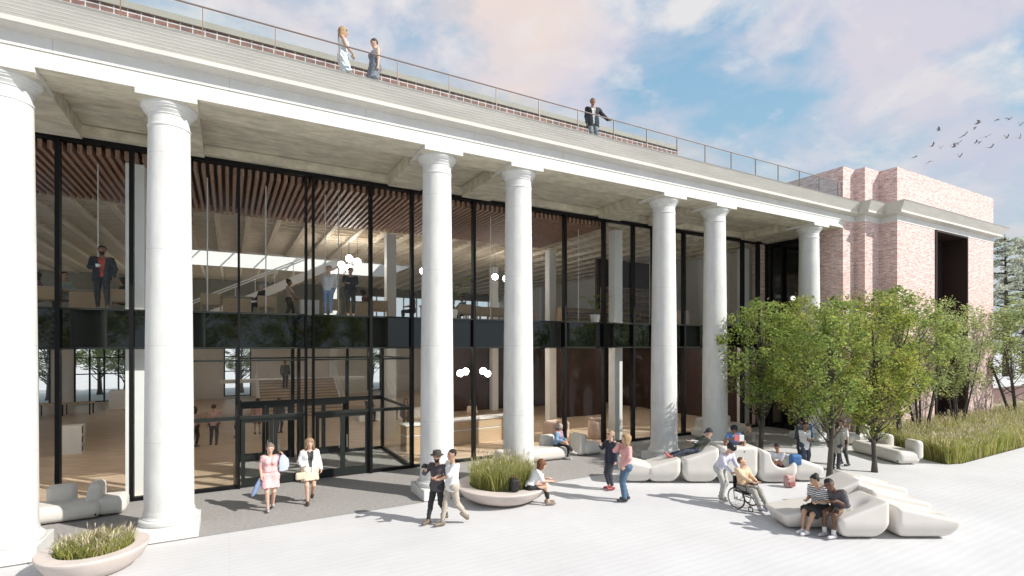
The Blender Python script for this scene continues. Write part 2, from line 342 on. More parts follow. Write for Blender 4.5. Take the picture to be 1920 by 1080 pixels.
# ------------------------------------------------------------------ library building
LIB = empty('library_building', (0, 0, 0), 0, 'white colonnaded library with a tall dark glass front under a deep stepped cornice', 'building')
COLX = [-3.95, -1.2, 5.28, 8.0, 14.3, 17.1, 23.5]; CY = 14.04
def make_column():
    sh = MB(); prof = [(.50, .50), (.505, .54), (.487, .60)]
    for i in range(13):
        t = i / 12; prof.append((.485 - .078 * t ** 1.35, .64 + (9.2 - .64) * t))
    prof += [(.424, 9.215), (.424, 9.25), (.406, 9.265), (.404, 9.46)]
    sh.lathe(prof, (0, 0, 0), 48)
    c = sh.build('column', M['column'], LIB, True, 35)
    cp = MB(); cp.lathe([(.404, 9.455), (.425, 9.47), (.425, 9.49), (.445, 9.52), (.47, 9.55), (.47, 9.565), (.495, 9.59), (.515, 9.605), (.515, 9.62), (.54, 9.64), (.55, 9.665), (.55, 9.718)], (0, 0, 0), 48)
    cp.build('capital', M['column'], c, True, 14)
    bs = MB(); bs.lathe([(.56, .30), (.585, .33), (.592, .37), (.582, .41), (.555, .435), (.53, .44), (.53, .46), (.515, .475), (.51, .495), (.50, .502)], (0, 0, 0), 48)
    bs.build('base', M['column'], c, True, 30)
    pl = MB(); pl.rbox(-.595, .595, -.58, .595, .0, .30, .012); pl.build('plinth', M['column'], c)
    return c
c0 = make_column()
for i, x in enumerate(COLX):
    c = c0 if i == 0 else copy_tree(c0, LIB)
    c.location = (x, CY, 0); c.rotation_euler = (0, 0, 0)

def sweep(mb, prof, path, m=0):
    """prof: (out, z) list; path: (x, y, nx, ny) with mitred outward normals"""
    n = len(prof); v = []; f = []
    for x, y, nx, ny in path:
        v += [(x + nx * o, y + ny * o, z) for o, z in prof]
    for i in range(len(path) - 1):
        for j in range(n):
            k = (j + 1) % n; f.append((i * n + k, i * n + j, (i + 1) * n + j, (i + 1) * n + k))
    f.append(tuple(range(n))); f.append(tuple((len(path) - 1) * n + j for j in range(n - 1, -1, -1)))
    return mb.add(v, f, m)
def cornice_profile(back=.3):
    p = [(-back, 10.445), (.02, 10.445)]
    for i in range(5):
        o0, o1 = .03 + .054 * i, .03 + .054 * (i + 1); z0, z1 = 10.445 + .012 * i, 10.445 + .012 * (i + 1)
        p += [(o0, z0), (o1 - .005, z1 - .003), (o1, z1 - .003)]
    p += [(.305, 10.505), (.305, 10.60), (.29, 10.605)]
    for i in range(7):
        o0, o1 = .29 + .037 * i, .29 + .037 * (i + 1); z0, z1 = 10.605 + .055 * i, 10.605 + .055 * (i + 1)
        p += [(o0 + .004, z0 + .006), (o1 - .002, z1 - .005), (o1 + .002, z1 - .003)]
    p += [(.56, 10.985), (-back, 10.985)]
    return p
ent = MB()
W = .57; edges = [-14.0]
for x in COLX: edges += [x - W, x + W]
edges.append(25.19)
ent.box(-14, 25.19, 13.45, 14.55, 9.83, 10.095); ent.box(-14, 25.19, 13.45, 14.51, 10.095, 10.155)                     # architrave beam, inner edge notched to draw a dark shade line
ent.box(-14, 25.19, 13.462, 14.55, 10.155, 10.172)                  # shadow joint
ent.box(-14, 26.19, 13.43, 14.55, 10.172, 10.445)                   # frieze
for x in COLX: ent.box(x - W, x + W, 13.45, 14.75, 9.718, 9.83)     # dropped blocks over the capitals
E1 = ent.build('entablature', [M['stone'], M['concrete']], LIB)
for p in E1.data.polygons: p.material_index = 1 if p.normal.z < -.5 else 0
co = MB(); sweep(co, cornice_profile(), [(-14, 13.45, 0, -1), (26.19, 13.45, -1, -1)]); co.build('cornice', M['cornice'], E1)
pc = MB(); pc.box(-14, 25.19, 14.55, 17.2, 10.13, 10.4); P1 = pc.build('portico_ceiling', M['concrete'], LIB)
bb = MB(); bb.box(-14, 25.19, 17.2, 17.72, 9.83, 10.095); bb.box(-14, 25.19, 17.235, 17.72, 10.095, 10.4); bb.build('back_beam', M['concrete'], P1)  # upper part set back to give a dark shade line at the ceiling
for i, x in enumerate(COLX):
    q = MB(); q.box(x - W, x + W, 14.75, 17.2, 9.722, 10.095); q.box(x - W + .035, x + W - .035, 14.78, 17.2, 10.095, 10.13); q.build('beam', M['concrete'], P1)  # narrow neck added so a dark shade line shows above each beam
q = MB(); q.box(24.6, 25.19, 14.55, 17.2, 9.722, 10.13); q.build('beam', M['concrete'], P1)

# curtain wall
GY = 17.5
MULL = [-9.2, -7.6, -6.0, -3.92, -2.36, -.98, .25, 2.14, 2.36, 4.18, 5.62, 8.01, 9.9, 12.14, 14.19, 15.86, 17.06, 19.06, 21.5, 23.35, 24.60]
cw = MB()
for x in MULL:
    k = .032 if x in (-.98, .25, 2.14, 2.36) else .05
    cw.box(x - k, x + k, GY - .16, GY + .06, .10 if not .2 < x < 4.3 else .0, 9.70)
cw.box(-14, 25.19, GY - .12, GY + .08, 9.70, 9.829)
cw.box(-14, .20, GY - .10, GY + .06, .0, .10); cw.box(4.23, 25.19, GY - .10, GY + .06, .0, .10)
CWO = cw.build('curtain_wall', M['black'], LIB)
tr = MB()
for a, z in zip(MULL[:-1], MULL[1:]):
    if z - a < .3: continue
    for zz, h in ((4.20, .05), (5.255, .05)): tr.box(a + .03, z - .03, GY - .14, GY + .05, zz, zz + h)
tr.build('transom', M['darkgreen'], CWO)
for lo, hi, nm, mm in ((.05, 4.23, 'glass_pane', 'glass'), (4.23, 5.28, 'spandrel_panel', 'spandrel'), (5.28, 9.72, 'glass_pane', 'glass')):
    p = MB(); p.box(2.15, 2.35, GY - .012, GY, lo, hi); p.build(nm, M[mm], CWO)
DOOR = (.25, 2.14, 2.36, 4.18)
for a, z in zip(MULL[:-1], MULL[1:]):
    if z - a < .3: continue
    p = MB(); p.box(a + .022, z - .022, GY - .02, GY - .006, 4.23, 5.28); p.build('spandrel_panel', M['spandrel'], CWO)
    p = MB(); p.box(a + .022, z - .022, GY - .012, GY, 5.28, 9.72); p.build('glass_pane', M['glass'], CWO)
    lo = 2.12 if a in DOOR and z in DOOR else .08
    p = MB(); p.box(a + .022, z - .022, GY - .012, GY, lo, 4.23); p.build('glass_pane', M['glass'], CWO)
# entrance: transoms, two pairs of doors in front and behind, vestibule sides
en = MB()
for a, z in ((-.98, .25), (.25, 2.14), (2.36, 4.18), (4.18, 5.62)):
    en.box(a + .028, z - .028, GY - .11, GY + .05, 2.06, 2.16)
    en.box(a + .028, z - .028, GY - .08, GY + .04, 3.82, 3.87)
VY = 21.4
for x in (.25, 2.14, 2.36, 4.18, 5.62): en.box(x - .06, x + .06, VY - .08, VY + .08, 0, 4.2)
en.box(.31, 5.56, VY - .06, VY + .06, 2.06, 2.22); en.box(.31, 5.56, VY - .05, VY + .05, 3.80, 3.86); en.box(4.24, 5.56, VY - .05, VY + .05, 0, .1)
for x in (.25, 5.62):
    en.box(x - .05, x + .05, GY + .06, VY - .08, 0, .1); en.box(x - .05, x + .05, GY + .06, VY - .08, 2.06, 2.14); en.box(x - .05, x + .05, GY + .06, VY - .08, 3.82, 3.88)
en.box(.15, 5.72, GY + .06, VY + .1, 4.205, 4.24)
VES = en.build('entrance_vestibule', M['darkgreen'], LIB)
for x in (.25, 5.62):
    p = MB(); p.box(x - .006, x + .006, GY + .06, VY - .08, .1, 4.2); p.build('glass_pane', M['glass'], VES)
for a, z, lo in ((.31, 2.08, 2.2), (2.42, 4.12, 2.2), (4.24, 5.56, .1)):
    p = MB(); p.box(a, z, VY - .006, VY + .006, lo, 4.2); p.build('glass_pane', M['glass'], VES)
def make_door(w):
    d = MB(); s = .11
    d.box(0, s, -.03, .03, .0, 2.05); d.box(w - s, w, -.03, .03, .0, 2.05); d.box(s, w - s, -.03, .03, .0, .26); d.box(s, w - s, -.03, .03, 1.94, 2.05)
    o = d.build('entrance_door', M['darkgreen'], VES)
    p = MB(); p.box(s - .01, w - s + .01, -.008, .008, .25, 1.95); p.build('glass', M['glass'], o)
    h = MB(); h.tube([(w - .16, -.03, .95), (w - .16, -.08, .95), (w - .16, -.08, 1.35), (w - .16, -.03, 1.35)], .014); h.build('handle', M['steel'], o)
    return o
dd = make_door(.88); used = False
for yy in (GY - .03, VY):
    for x0, fl in ((.31, 0), (2.08, 1), (2.43, 0), (4.12, 1)):
        o = dd if not used else copy_tree(dd, VES)
        used = True; o.location = (x0, yy, .012); o.scale = (-1 if fl else 1, 1, 1)

# inner structure
st = MB(); st.box(-16, 25.19, 17.72, 48, 10.4, 10.45); roofs = []
rf = MB()
SKX0, SKX1, SKY0, SKY1 = -3.2, 10.6, 33.0, 39.0
for q in ((-16, SKX0, 14.55, 48.4), (SKX1, 25.19, 14.55, 48.4), (SKX0, SKX1, 14.55, SKY0), (SKX0, SKX1, SKY1, 48.4)): rf.box(q[0], q[1], q[2], q[3], 10.45, 10.98)
rf.box(-16, 25.19, 13.72, 14.55, 10.446, 10.97)
RO = rf.build('roof', M['taupe'], LIB)
sk = MB()
for x in np.linspace(SKX0, SKX1, 8): sk.box(x - .03, x + .03, SKY0, SKY1, 10.99, 11.07)
SKO = sk.build('skylight', M['white'], LIB)
p = MB(); p.box(SKX0 - .1, SKX1 + .1, SKY0 - .1, SKY1 + .1, 11.075, 11.09); p.build('glass_pane', M['glass'], SKO)
p = MB()
p.box(SKX0, SKX0 + .06, SKY0, SKY1, 9.56, 10.97); p.box(SKX1 - .06, SKX1, SKY0, SKY1, 9.56, 10.97); p.box(SKX0 + .06, SKX1 - .06, SKY0, SKY0 + .06, 9.56, 10.97); p.box(SKX0 + .06, SKX1 - .06, SKY1 - .06, SKY1, 9.56, 10.97); p.build('shaft_lining', M['inwhite'], SKO)
# slatted ceiling strip behind the glass
sc_ = MB(); x = -14.0
while x < 14.6:
    sc_.box(x - .05, x + .05, 17.75, 23.3, 9.52, 9.74); x += .205
SL = sc_.build('slat_ceiling', M['wood'], LIB)
p = MB(); p.box(-14.2, 14.7, 17.73, 23.32, 9.86, 9.90); p.build('backing_board', M['darkwall'], SL)
# gridded ceiling
wf = MB()
def hole(x0, x1, y0, y1): return x1 > SKX0 and x0 < SKX1 and y1 > SKY0 and y0 < SKY1
x = -15.4
while x < 25:
    segs = [(23.4, 47.9)] if x < 14.8 else [(17.8, 47.9)]
    for y0, y1 in segs:
        if SKX0 - .1 < x < SKX1 + .1: wf.box(x - .09, x + .09, y0, SKY0 - .01, 9.56, 9.92); wf.box(x - .09, x + .09, SKY1 + .01, y1, 9.56, 9.92)
        else: wf.box(x - .09, x + .09, y0, y1, 9.56, 9.92)
    x += 1.15
y = 17.9
while y < 47.8:
    x0 = -15.5 if y > 23.4 else 14.8
    if SKY0 - .1 < y < SKY1 + .1: wf.box(x0, SKX0 - .01, y - .04, y + .04, 9.66, 9.925); wf.box(SKX1 + .01, 25.1, y - .04, y + .04, 9.66, 9.925)
    else: wf.box(x0, 25.1, y - .04, y + .04, 9.66, 9.925)
    y += .62
WF = wf.build('grid_ceiling', M['waffle'], LIB)
p = MB()
for q in ((-16, SKX0, 23.4, 48), (SKX1, 25.19, 23.4, 48), (SKX0, SKX1, 23.4, SKY0), (SKX0, SKX1, SKY1, 48), (14.75, 25.19, 17.73, 23.4)): p.box(q[0], q[1], q[2], q[3], 9.93, 9.97)
p.build('ceiling_deck', M['waffle'], WF)
# upper floor with a void added to let skylight down to the lobby stair
fs = MB(); VX0, VX1, VY0, VY1 = .5, 9.5, 27.0, 33.4
for q in ((-16, VX0, 17.62, 48), (VX1, 25.19, 17.62, 48), (VX0, VX1, 17.62, VY0), (VX0, VX1, VY1, 48)): fs.box(q[0], q[1], q[2], q[3], 4.30, 5.28)
FS = fs.build('upper_floor', M['inwall'], LIB)
for i in range(5):
    for y in (20.2, 24.6, 40.):
        x = -6.8 + 6.6 * i + (1.5 if y > 22 else 0)
        q = MB(); q.box(x, x + 2.4, y - .07, y + .07, 4.235, 4.297); q.build('strip_light', M['linear2'], FS)
wl = MB()
wl.box(-16.3, -16, 17.5, 48.3, 4.3, 5.28); wl.box(-16.3, -16, 17.5, 48.3, 9.95, 10.4); wl.box(-16.3, -16, 17.5, 48.3, 0, .1)
wins = [(-12.6, -11.2), (-9.9, -6.4), (-.4, 1.6), (11.2, 13.6), (19.6, 22.4)]
xs = -16.
for a, z in wins:
    wl.box(xs, a, 48, 48.3, 0, 5.9); wl.box(a, z, 48, 48.3, 4.3, 5.9); wl.box(a, z, 48, 48.3, 0, .12); xs = z
wl.box(xs, 25.19, 48, 48.3, 0, 5.9); uw = MB(); uw.box(-16, 9.5, 48, 48.3, 5.9, 10.4); uw.box(9.5, 25.19, 48, 48.3, 8.9, 10.4)
wl.box(8, 25.19, 48.02, 48.3, 10.4, 10.44)
WL = wl.build('wall', M['inwall'], LIB); uw.build('upper_rear_wall', M['olive'], LIB)
for a, z in wins:
    w = MB(); n = 4 if z - a > 3 else 2
    for x in np.linspace(a + .05, z - .05, n + 1): w.box(x - .05, x + .05, 47.94, 48.06, .12, 4.3)
    for zz in (.17, 2.2, 3.4): w.box(a, z, 47.96, 48.04, zz - .04, zz + .04)
    wo = w.build('window', M['black'], LIB)
    p = MB(); p.box(a, z, 47.995, 48.005, .12, 4.3); p.build('pane', M['glass'], wo)
wins2 = [MB(), MB()]
for y in np.linspace(17.6, 48, 12): wins2[0].box(-16.2, -16.1, y - .05, y + .05, .1, 4.3); wins2[0].box(-16.2, -16.1, y - .05, y + .05, 5.28, 9.95)
wo = wins2[0].build('unseen_side_window', M['black'], LIB)  # glazed side wall added out of view to let daylight inside
p = MB(); p.box(-16.16, -16.15, 17.6, 48, .1, 4.3); p.box(-16.16, -16.15, 17.6, 48, 5.28, 9.95); p.build('pane', M['glass'], wo)
for x in np.linspace(9.5, 25.1, 13): wins2[1].box(x - .05, x + .05, 48.08, 48.2, 5.9, 8.9)
wo = wins2[1].build('rear_window', M['inwall'], LIB)
p = MB(); p.box(9.5, 25.1, 48.14, 48.15, 5.9, 8.9); p.build('pane', M['glass'], wo)
for yy in (18.2, 23.6, 30.5, 38.5):
    for i in range(4):
        x = -2.36 + 8.93 * i
        if yy == 30.5 and i == 1: continue
        q = MB(); top = 9.49 if yy < 24 and x < 14 else 9.55
        q.box(x - .22, x + .22, yy - .22, yy + .22, 0, 4.29); q.box(x - .22, x + .22, yy - .22, yy + .22, 5.285, top); q.build('interior_column', M['inwhite'], LIB)
pt = MB(); pt.box(12.2, 24.98, 31, 31.25, 0, 4.29); pt.box(17.2, 20.4, 25.2, 25.5, 0, 4.29); PT = pt.build('timber_partition', M['darkwall'], LIB)
pt = MB(); pt.box(19.2, 25.1, 24.2, 24.4, 5.285, 9.5); pt.build('timber_partition', M['darkwall'], LIB)
for x in (-5.2, -3.3, -.6, 1.05, 2.9, 3.35, 6.55, 9.3, 12.9, 13.7, 15.0, 18.0):
    q = MB(); q.tube([(x, 18.6, 5.285), (x, 18.6, 9.55)], .018, 6); q.build('tension_rod', M['inwhite'], CWO)
# end wall glazing under the portico
ew = MB()
for y in (15.42, 16.42, 17.33): ew.box(25.08, 25.185, y - .05, y + .05, 0, 9.7)
ew.box(25.08, 25.185, 15.47, 17.28, 9.60, 9.7); ew.box(25.09, 25.185, 15.47, 17.28, 4.2, 4.3); ew.box(25.09, 25.185, 15.47, 17.28, 0, .1)
EW = ew.build('end_window', M['black'], LIB)
p = MB(); p.box(25.13, 25.16, 15.45, 17.3, .05, 9.65); p.build('pane', M['spandrel'], EW)

q = MB(); q.box(25.0, 25.18, 17.85, 47.98, 5.29, 9.9); q.build('lining_wall', M['inwall'], LIB); q = MB(); q.box(25.0, 25.18, 17.85, 30.99, 0, 4.29); q.box(25.0, 25.18, 31.26, 47.98, 0, 4.29); q.build('timber_lining', M['darkwall'], LIB)
# ------------------------------------------------------------------ brick wing
WING = empty('brick_building', (31.5, 20, 0), 0, 'pale red brick wing with stepped corner piers and a tall dark slot window', 'building')
def wpart(mb, name, m, parent=None, **k):
    o = mb.build(name, m, parent or WING, **k)
    if parent is None: o.matrix_parent_inverse = WING.matrix_basis.inverted() if False else Matrix.Translation((-31.5, -20, 0))
    return o
wb = MB(); T = 12.72; OX0, OX1 = 31.25, 34.9
wb.box(27.5, OX0, 12.25, 13.4, 0, 10.172); wb.box(OX1, 38.3, 12.25, 13.4, 0, 10.172); wb.box(27.5, 38.3, 12.25, 13.4, 10.172, T)
wb.box(27.5, 38.3, 13.4, 46, 0, T)
wb.box(26.2, 27.5, 13.0, 46, 0, T); wb.box(25.2, 26.2, 13.45, 46, 0, T)
wpart(wb, 'wall', M['brick'])
q = MB(); q.box(24.68, 25.07, 17.36, 17.84, 0, 9.69); wpart(q, 'glazing_pier', M['brick'])
bd = MB(); PATH = [(26.2, 13.45, -1, -1), (26.2, 13.0, -1, -1), (27.5, 13.0, -1, -1), (27.5, 12.25, -1, -1), (38.3, 12.25, 1, -1), (38.3, 46, 1, 0)]
sweep(bd, [(-.1, 10.172), (.02, 10.172), (.02, 10.445), (-.1, 10.445)], PATH); wpart(bd, 'stone_band', M['stone'])
bd = MB(); sweep(bd, cornice_profile(.1), PATH); wpart(bd, 'cornice', M['cornice'])
sw = MB()
sw.box(OX0, OX0 + .10, 12.19, 13.38, 0, 10.17); sw.box(OX1 - .10, OX1, 12.19, 13.38, 0, 10.17); sw.box(OX0 + .1, OX1 - .1, 12.19, 13.38, 10.07, 10.17)
sw.box(OX0 + .72, OX0 + .98, 12.9, 13.2, 0, 10.07)
sw.box(OX0 + .1, OX1 - .1, 13.30, 13.38, 0, 10.07)
SW = wpart(sw, 'slot_window', mat('brown_black_metal', (.03, .018, .016), .5, spec=.3))
p = MB(); p.box(OX0 + .1, OX0 + .72, 13.12, 13.29, 0, 9.4); p.box(OX0 + .98, OX0 + 1.75, 13.12, 13.29, 0, 9.9); p.build('brick_pier', M['brick'], SW)

# ------------------------------------------------------------------ roof terrace
PAR = empty('roof_parapet', (3, 15, 10.98), 0, 'low dark brick parapet with white joints and a taupe coping on the library roof', 'parapet')
p = MB(); p.box(-17, 12.9, -.11, .11, 0, 1.24); p.build('brick_wall', M['parapetbrick'], PAR)
p = MB(); p.box(-17, 12.95, -.16, .16, 1.24, 1.40); p.build('coping', M['taupe'], PAR)
RL = empty('roof_railing', (0, 13.42, 10.985), 0, 'glass roof railing with a thin bronze handrail along the cornice edge', 'railing')
p = MB(); p.tube([(-12, 0, .93), (25.0, 0, .93), (25.0, 0, .02)], .02, 8); p.build('handrail', M['rail'], RL)
PX = [.96 + 1.485 * k for k in range(-6, 17)]
for i, x in enumerate(PX):
    p = MB(); p.box(x - .010, x + .010, -.018, .018, 0, .91); p.build('post', M['rail'], RL)
    if i + 1 < len(PX):
        p = MB(); p.box(x + .03, x + 1.455, -.006, .006, .04, .88); p.build('glass_panel', M['railglass'], RL)
# far wall
bw = MB(); bw.box(42, 74, 15.6, 15.9, 0, 1.08); bw.box(41.95, 74.05, 15.55, 15.95, 1.08, 1.14)
tag(bw.build('boundary_wall', mat('brown_render', (.17, .11, .10), .85, var=.1, bump=.1)), 'low dark brown wall standing behind the tree at the far right edge', 'wall')
# ------------------------------------------------------------------ staircases
S1 = empty('wide_staircase', (3.9, 32.6, 0), 0, 'wide timber staircase rising through the ground floor lobby', 'staircase')
p = MB()
for i in range(13): p.box(-2.3, 2.3, .30 * i, 4.4, .16 * i, .16 * (i + 1) - .002)
p.build('tread', M['oak'], S1)
p = MB()
for i in range(13): p.box(-2.29, 2.29, .30 * i - .012, .30 * i + .045, .16 * (i + 1) - .06, .16 * (i + 1) + .003)
p.build('nosing', M['rail'], S1)
for sx in (-1, 1):
    p = MB(); p.add([(sx * 2.32, -.1, 0), (sx * 2.32, 4.5, 2.4), (sx * 2.32, 4.5, 1.9), (sx * 2.32, .5, 0), (sx * 2.44, -.1, 0), (sx * 2.44, 4.5, 2.4), (sx * 2.44, 4.5, 1.9), (sx * 2.44, .5, 0)], [(0, 1, 2, 3), (7, 6, 5, 4), (0, 4, 5, 1), (1, 5, 6, 2), (2, 6, 7, 3), (3, 7, 4, 0)]); p.build('stringer', M['inwhite'], S1)
    p = MB(); p.tube([(sx * 2.38, -.1, .95), (sx * 2.38, 4.3, 3.2), (sx * 2.38, 4.4, 3.2)], .03)
    for i in range(6): p.tube([(sx * 2.38, .1 + .8 * i, .1 + .41 * i), (sx * 2.38, .1 + .8 * i, 1.05 + .41 * i)], .018)
    p.build('handrail', M['inwhite'], S1)
p = MB(); p.box(-4.4, 4.6, 4.4, 5.6, 1.9, 2.08); p.build('landing', M['inwhite'], S1)
S2 = empty('upper_staircase', (0, 34., 5.285), 0, 'white staircase climbing from the upper floor towards the skylight', 'staircase')
def ramp(mb, y0, y1, zt, h):
    A = [(-2.2, 0), (8.2, 5.3)]
    v = []
    for y in (y0, y1):
        for x, z in A: v += [(x, y, z + zt), (x, y, z + zt - h)]
    return mb.add(v, [(0, 2, 3, 1), (4, 5, 7, 6), (0, 4, 6, 2), (1, 3, 7, 5), (0, 1, 5, 4), (2, 6, 7, 3)])
p = MB(); ramp(p, 0, .08, .40, .55); p.build('stringer', M['inwhite'], S2)
p = MB(); ramp(p, 1.5, 1.58, .34, .42); p.build('stringer', M['inwhite'], S2)
p = MB()
for i in range(29): p.box(-1.9 + .345 * i, -1.55 + .345 * i, .085, 1.495, .12 + .176 * i, .16 + .176 * i)
p.build('tread', M['oak'], S2)
p = MB()
for zz in (1.0, 1.14): p.tube([(-4.2, .04, zz - .95), (-2.6, .04, zz), (-2.2, .04, zz + .2), (8.2, .04, zz + 5.4)], .042)
for i in range(10): x = -1.8 + 1.05 * i; p.tube([(x, .04, .3 + .51 * (x + 2.2)), (x, .04, 1.25 + .51 * (x + 2.2))], .018)
for x in (-4.1, -3.4, -2.6): p.tube([(x, .04, 0), (x, .04, .6 + (x + 4.1) * .3)], .02)
p.build('handrail', M['inwhite'], S2)
# ------------------------------------------------------------------ implicit surfaces
def surfnet(F, lo, h):
    S = F < 0; nx, ny, nz = F.shape
    c = sum(S[i:nx - 1 + i, j:ny - 1 + j, k:nz - 1 + k].astype(np.int8) for i in (0, 1) for j in (0, 1) for k in (0, 1))
    act = (c > 0) & (c < 8); idx = np.full(act.shape, -1, np.int64); I = np.argwhere(act)
    if len(I) == 0: return np.zeros((0, 3)), np.zeros((0, 4), int)
    idx[act] = np.arange(len(I)); P = np.zeros((len(I), 3)); W = np.zeros(len(I))
    for ax in range(3):
        for a in (0, 1):
            for b_ in (0, 1):
                o0 = [0, 0, 0]; o = [i for i in range(3) if i != ax]; o0[o[0]] = a; o0[o[1]] = b_; o1 = list(o0); o1[ax] = 1
                f0 = F[I[:, 0] + o0[0], I[:, 1] + o0[1], I[:, 2] + o0[2]]; f1 = F[I[:, 0] + o1[0], I[:, 1] + o1[1], I[:, 2] + o1[2]]
                k = (f0 < 0) != (f1 < 0); t = np.where(k, f0 / np.where(k, f0 - f1, 1), 0)
                p = np.tile(np.array(o0, float), (len(I), 1)); p[:, ax] += t
                P[k] += p[k]; W[k] += 1
    V = (I + P / W[:, None]) * h + lo; Q = []
    for ax in range(3):
        o = [i for i in range(3) if i != ax]; sl0 = [slice(None)] * 3; sl1 = [slice(None)] * 3; sl0[ax] = slice(0, -1); sl1[ax] = slice(1, None)
        s0 = S[tuple(sl0)]; s1 = S[tuple(sl1)]; E = np.argwhere(s0 != s1)
        E = E[(E[:, o[0]] > 0) & (E[:, o[1]] > 0) & (E[:, o[0]] < F.shape[o[0]] - 1) & (E[:, o[1]] < F.shape[o[1]] - 1)]
        if not len(E): continue
        fl = s0[E[:, 0], E[:, 1], E[:, 2]]
        def at(da, db):
            q = E.copy(); q[:, o[0]] -= da; q[:, o[1]] -= db; return idx[q[:, 0], q[:, 1], q[:, 2]]
        q = np.stack([at(1, 1), at(0, 1), at(0, 0), at(1, 0)], 1)
        flip = fl if ax != 1 else ~fl
        q[~flip] = q[~flip][:, ::-1]; Q.append(q)
    return V, np.concatenate(Q)
def smin(a, b, k):
    h = np.clip(.5 + .5 * (b - a) / k, 0, 1); return b + (a - b) * h - k * h * (1 - h)
def smax(a, b, k): return -smin(-a, -b, k)
class Field:
    """capsules, balls and cuts blended on a voxel grid"""
    def __init__(s, pts, pad, h):
        P = np.array(pts); s.lo = P.min(0) - pad; s.h = h; n = np.ceil((P.max(0) + pad - s.lo) / h).astype(int) + 2
        s.ax = [s.lo[i] + h * np.arange(n[i]) for i in range(3)]; s.F = np.full(tuple(n), .09)
    def cap(s, a, b, ra, rb=None, k=.03, sub=False):
        a = np.array(a, float); b = np.array(b, float); rb = ra if rb is None else rb; m = max(ra, rb) + k + .03
        sl = []
        for i in range(3):
            l = np.searchsorted(s.ax[i], min(a[i], b[i]) - m); u = np.searchsorted(s.ax[i], max(a[i], b[i]) + m)
            if u - l < 1: return s
            sl.append(slice(l, u))
        X, Y, Z = s.ax[0][sl[0]][:, None, None], s.ax[1][sl[1]][None, :, None], s.ax[2][sl[2]][None, None, :]
        d = b - a; L2 = float(d @ d)
        t = np.clip(((X - a[0]) * d[0] + (Y - a[1]) * d[1] + (Z - a[2]) * d[2]) / L2, 0, 1) if L2 > 1e-9 else 0.
        D = np.sqrt((X - a[0] - t * d[0]) ** 2 + (Y - a[1] - t * d[1]) ** 2 + (Z - a[2] - t * d[2]) ** 2) - (ra + (rb - ra) * t)
        sl = tuple(sl)
        s.F[sl] = smax(s.F[sl], -D, k) if sub else smin(s.F[sl], D, k)
        return s
    def cut(s, p, n):
        """keep the side where (x-p).n < 0"""
        X, Y, Z = s.ax[0][:, None, None], s.ax[1][None, :, None], s.ax[2][None, None, :]
        s.F = np.maximum(s.F, (X - p[0]) * n[0] + (Y - p[1]) * n[1] + (Z - p[2]) * n[2]); return s
    def grid(s): return s.ax[0][:, None, None], s.ax[1][None, :, None], s.ax[2][None, None, :]
    def mesh(s):
        s.F[0], s.F[-1], s.F[:, 0], s.F[:, -1], s.F[:, :, 0], s.F[:, :, -1] = .1, .1, .1, .1, .1, .1
        return surfnet(s.F, s.lo, s.h)
def sdf_obj(name, fn, lo, hi, h, m, parent=None):
    ax = [np.arange(lo[i] - 2 * h, hi[i] + 2.5 * h, h) for i in range(3)]
    F = fn(ax[0][:, None, None], ax[1][None, :, None], ax[2][None, None, :]) + np.zeros((len(ax[0]), len(ax[1]), len(ax[2])))
    V, Q = surfnet(F, np.array([a[0] for a in ax]), h)
    return mesh_np(name, V, Q, m, parent)
def rb(X, Y, Z, c, s, r):
    """rounded box, c centre, s half sizes"""
    q = [np.abs(A - c[i]) - s[i] + r for i, A in enumerate((X, Y, Z))]
    return np.sqrt(sum(np.maximum(a, 0) ** 2 for a in q)) + np.minimum(np.maximum(np.maximum(q[0], q[1]), q[2]), 0) - r

# ------------------------------------------------------------------ seats
def bench(loc, rz, L, backs, label, group='soft white benches', D=.86, H=.46):
    r = empty('bench', loc, rz, label, 'bench', group)
    sdf_obj('body', lambda X, Y, Z: rb(X, Y, Z, (0, 0, H / 2 + .02), (L / 2, D / 2, H / 2), .17), (-L / 2, -D / 2, 0), (L / 2, D / 2, H + .03), .035, M['seat'], r)
    for bx in backs:
        sdf_obj('backrest', lambda X, Y, Z: smax(rb(X, Y, Z, (bx, D / 2 - .06, H + .06), (.30, .15, .34), .12), (Y - D / 2 - .10) + (Z - H) * .25 - .05, .05), (bx - .32, D / 2 - .25, H - .3), (bx + .32, D / 2 + .2, H + .42), .03, M['seat'], r)
    p = MB(); p.tube([(L / 2 - .10, -D / 2 + .03, .12), (L / 2 - .10, -D / 2 - .004, .12)], .022, 10); p.build('vent_cap', M['rubber'], r)
    return r
def pouf(loc, rz, label, W=.85, D=.8, H=.44, side=-1, group='soft white block seats'):
    r = empty('block_seat', loc, rz, label, 'seat', group)
    sdf_obj('cushion', lambda X, Y, Z: rb(X, Y, Z, (0, 0, H / 2 + .03), (W / 2, D / 2, H / 2), .15), (-W / 2, -D / 2, 0), (W / 2, D / 2, H + .05), .033, M['seat'], r)
    x = side * (W / 2 + .06)
    sdf_obj('backrest', lambda X, Y, Z: smax(rb(X, Y, Z, (x, .06, .43), (.19, D / 2 - .04, .41), .13), side * (X - x) + (Z - .4) * .2 - .17, .06), (x - .25, -D / 2, 0), (x + .25, D / 2 + .1, .86), .033, M['seat'], r)
    return r
bench((-4.55, 16.45, 0), 0, 3.5, [.85], 'long rounded white bench with one back cushion behind the leftmost column', H=.40)
pouf((-2.62, 16.5, 0), 0, 'rounded white block seat with a side back, beside the bench at the far left', .62, .72)
bench((9.9, 16.35, 0), R(-3), 2.9, [.85], 'rounded white bench on which the person in the denim jacket sits')
pouf((12.55, 16.35, 0), 0, 'rounded white block seat between the denim jacket sitter and the two standing women', .86, .8)
bench((22.0, 10.25, 0), R(-115), 2.45, [.95, -.35], 'rounded white bench with two back cushions in front of the tall grass')
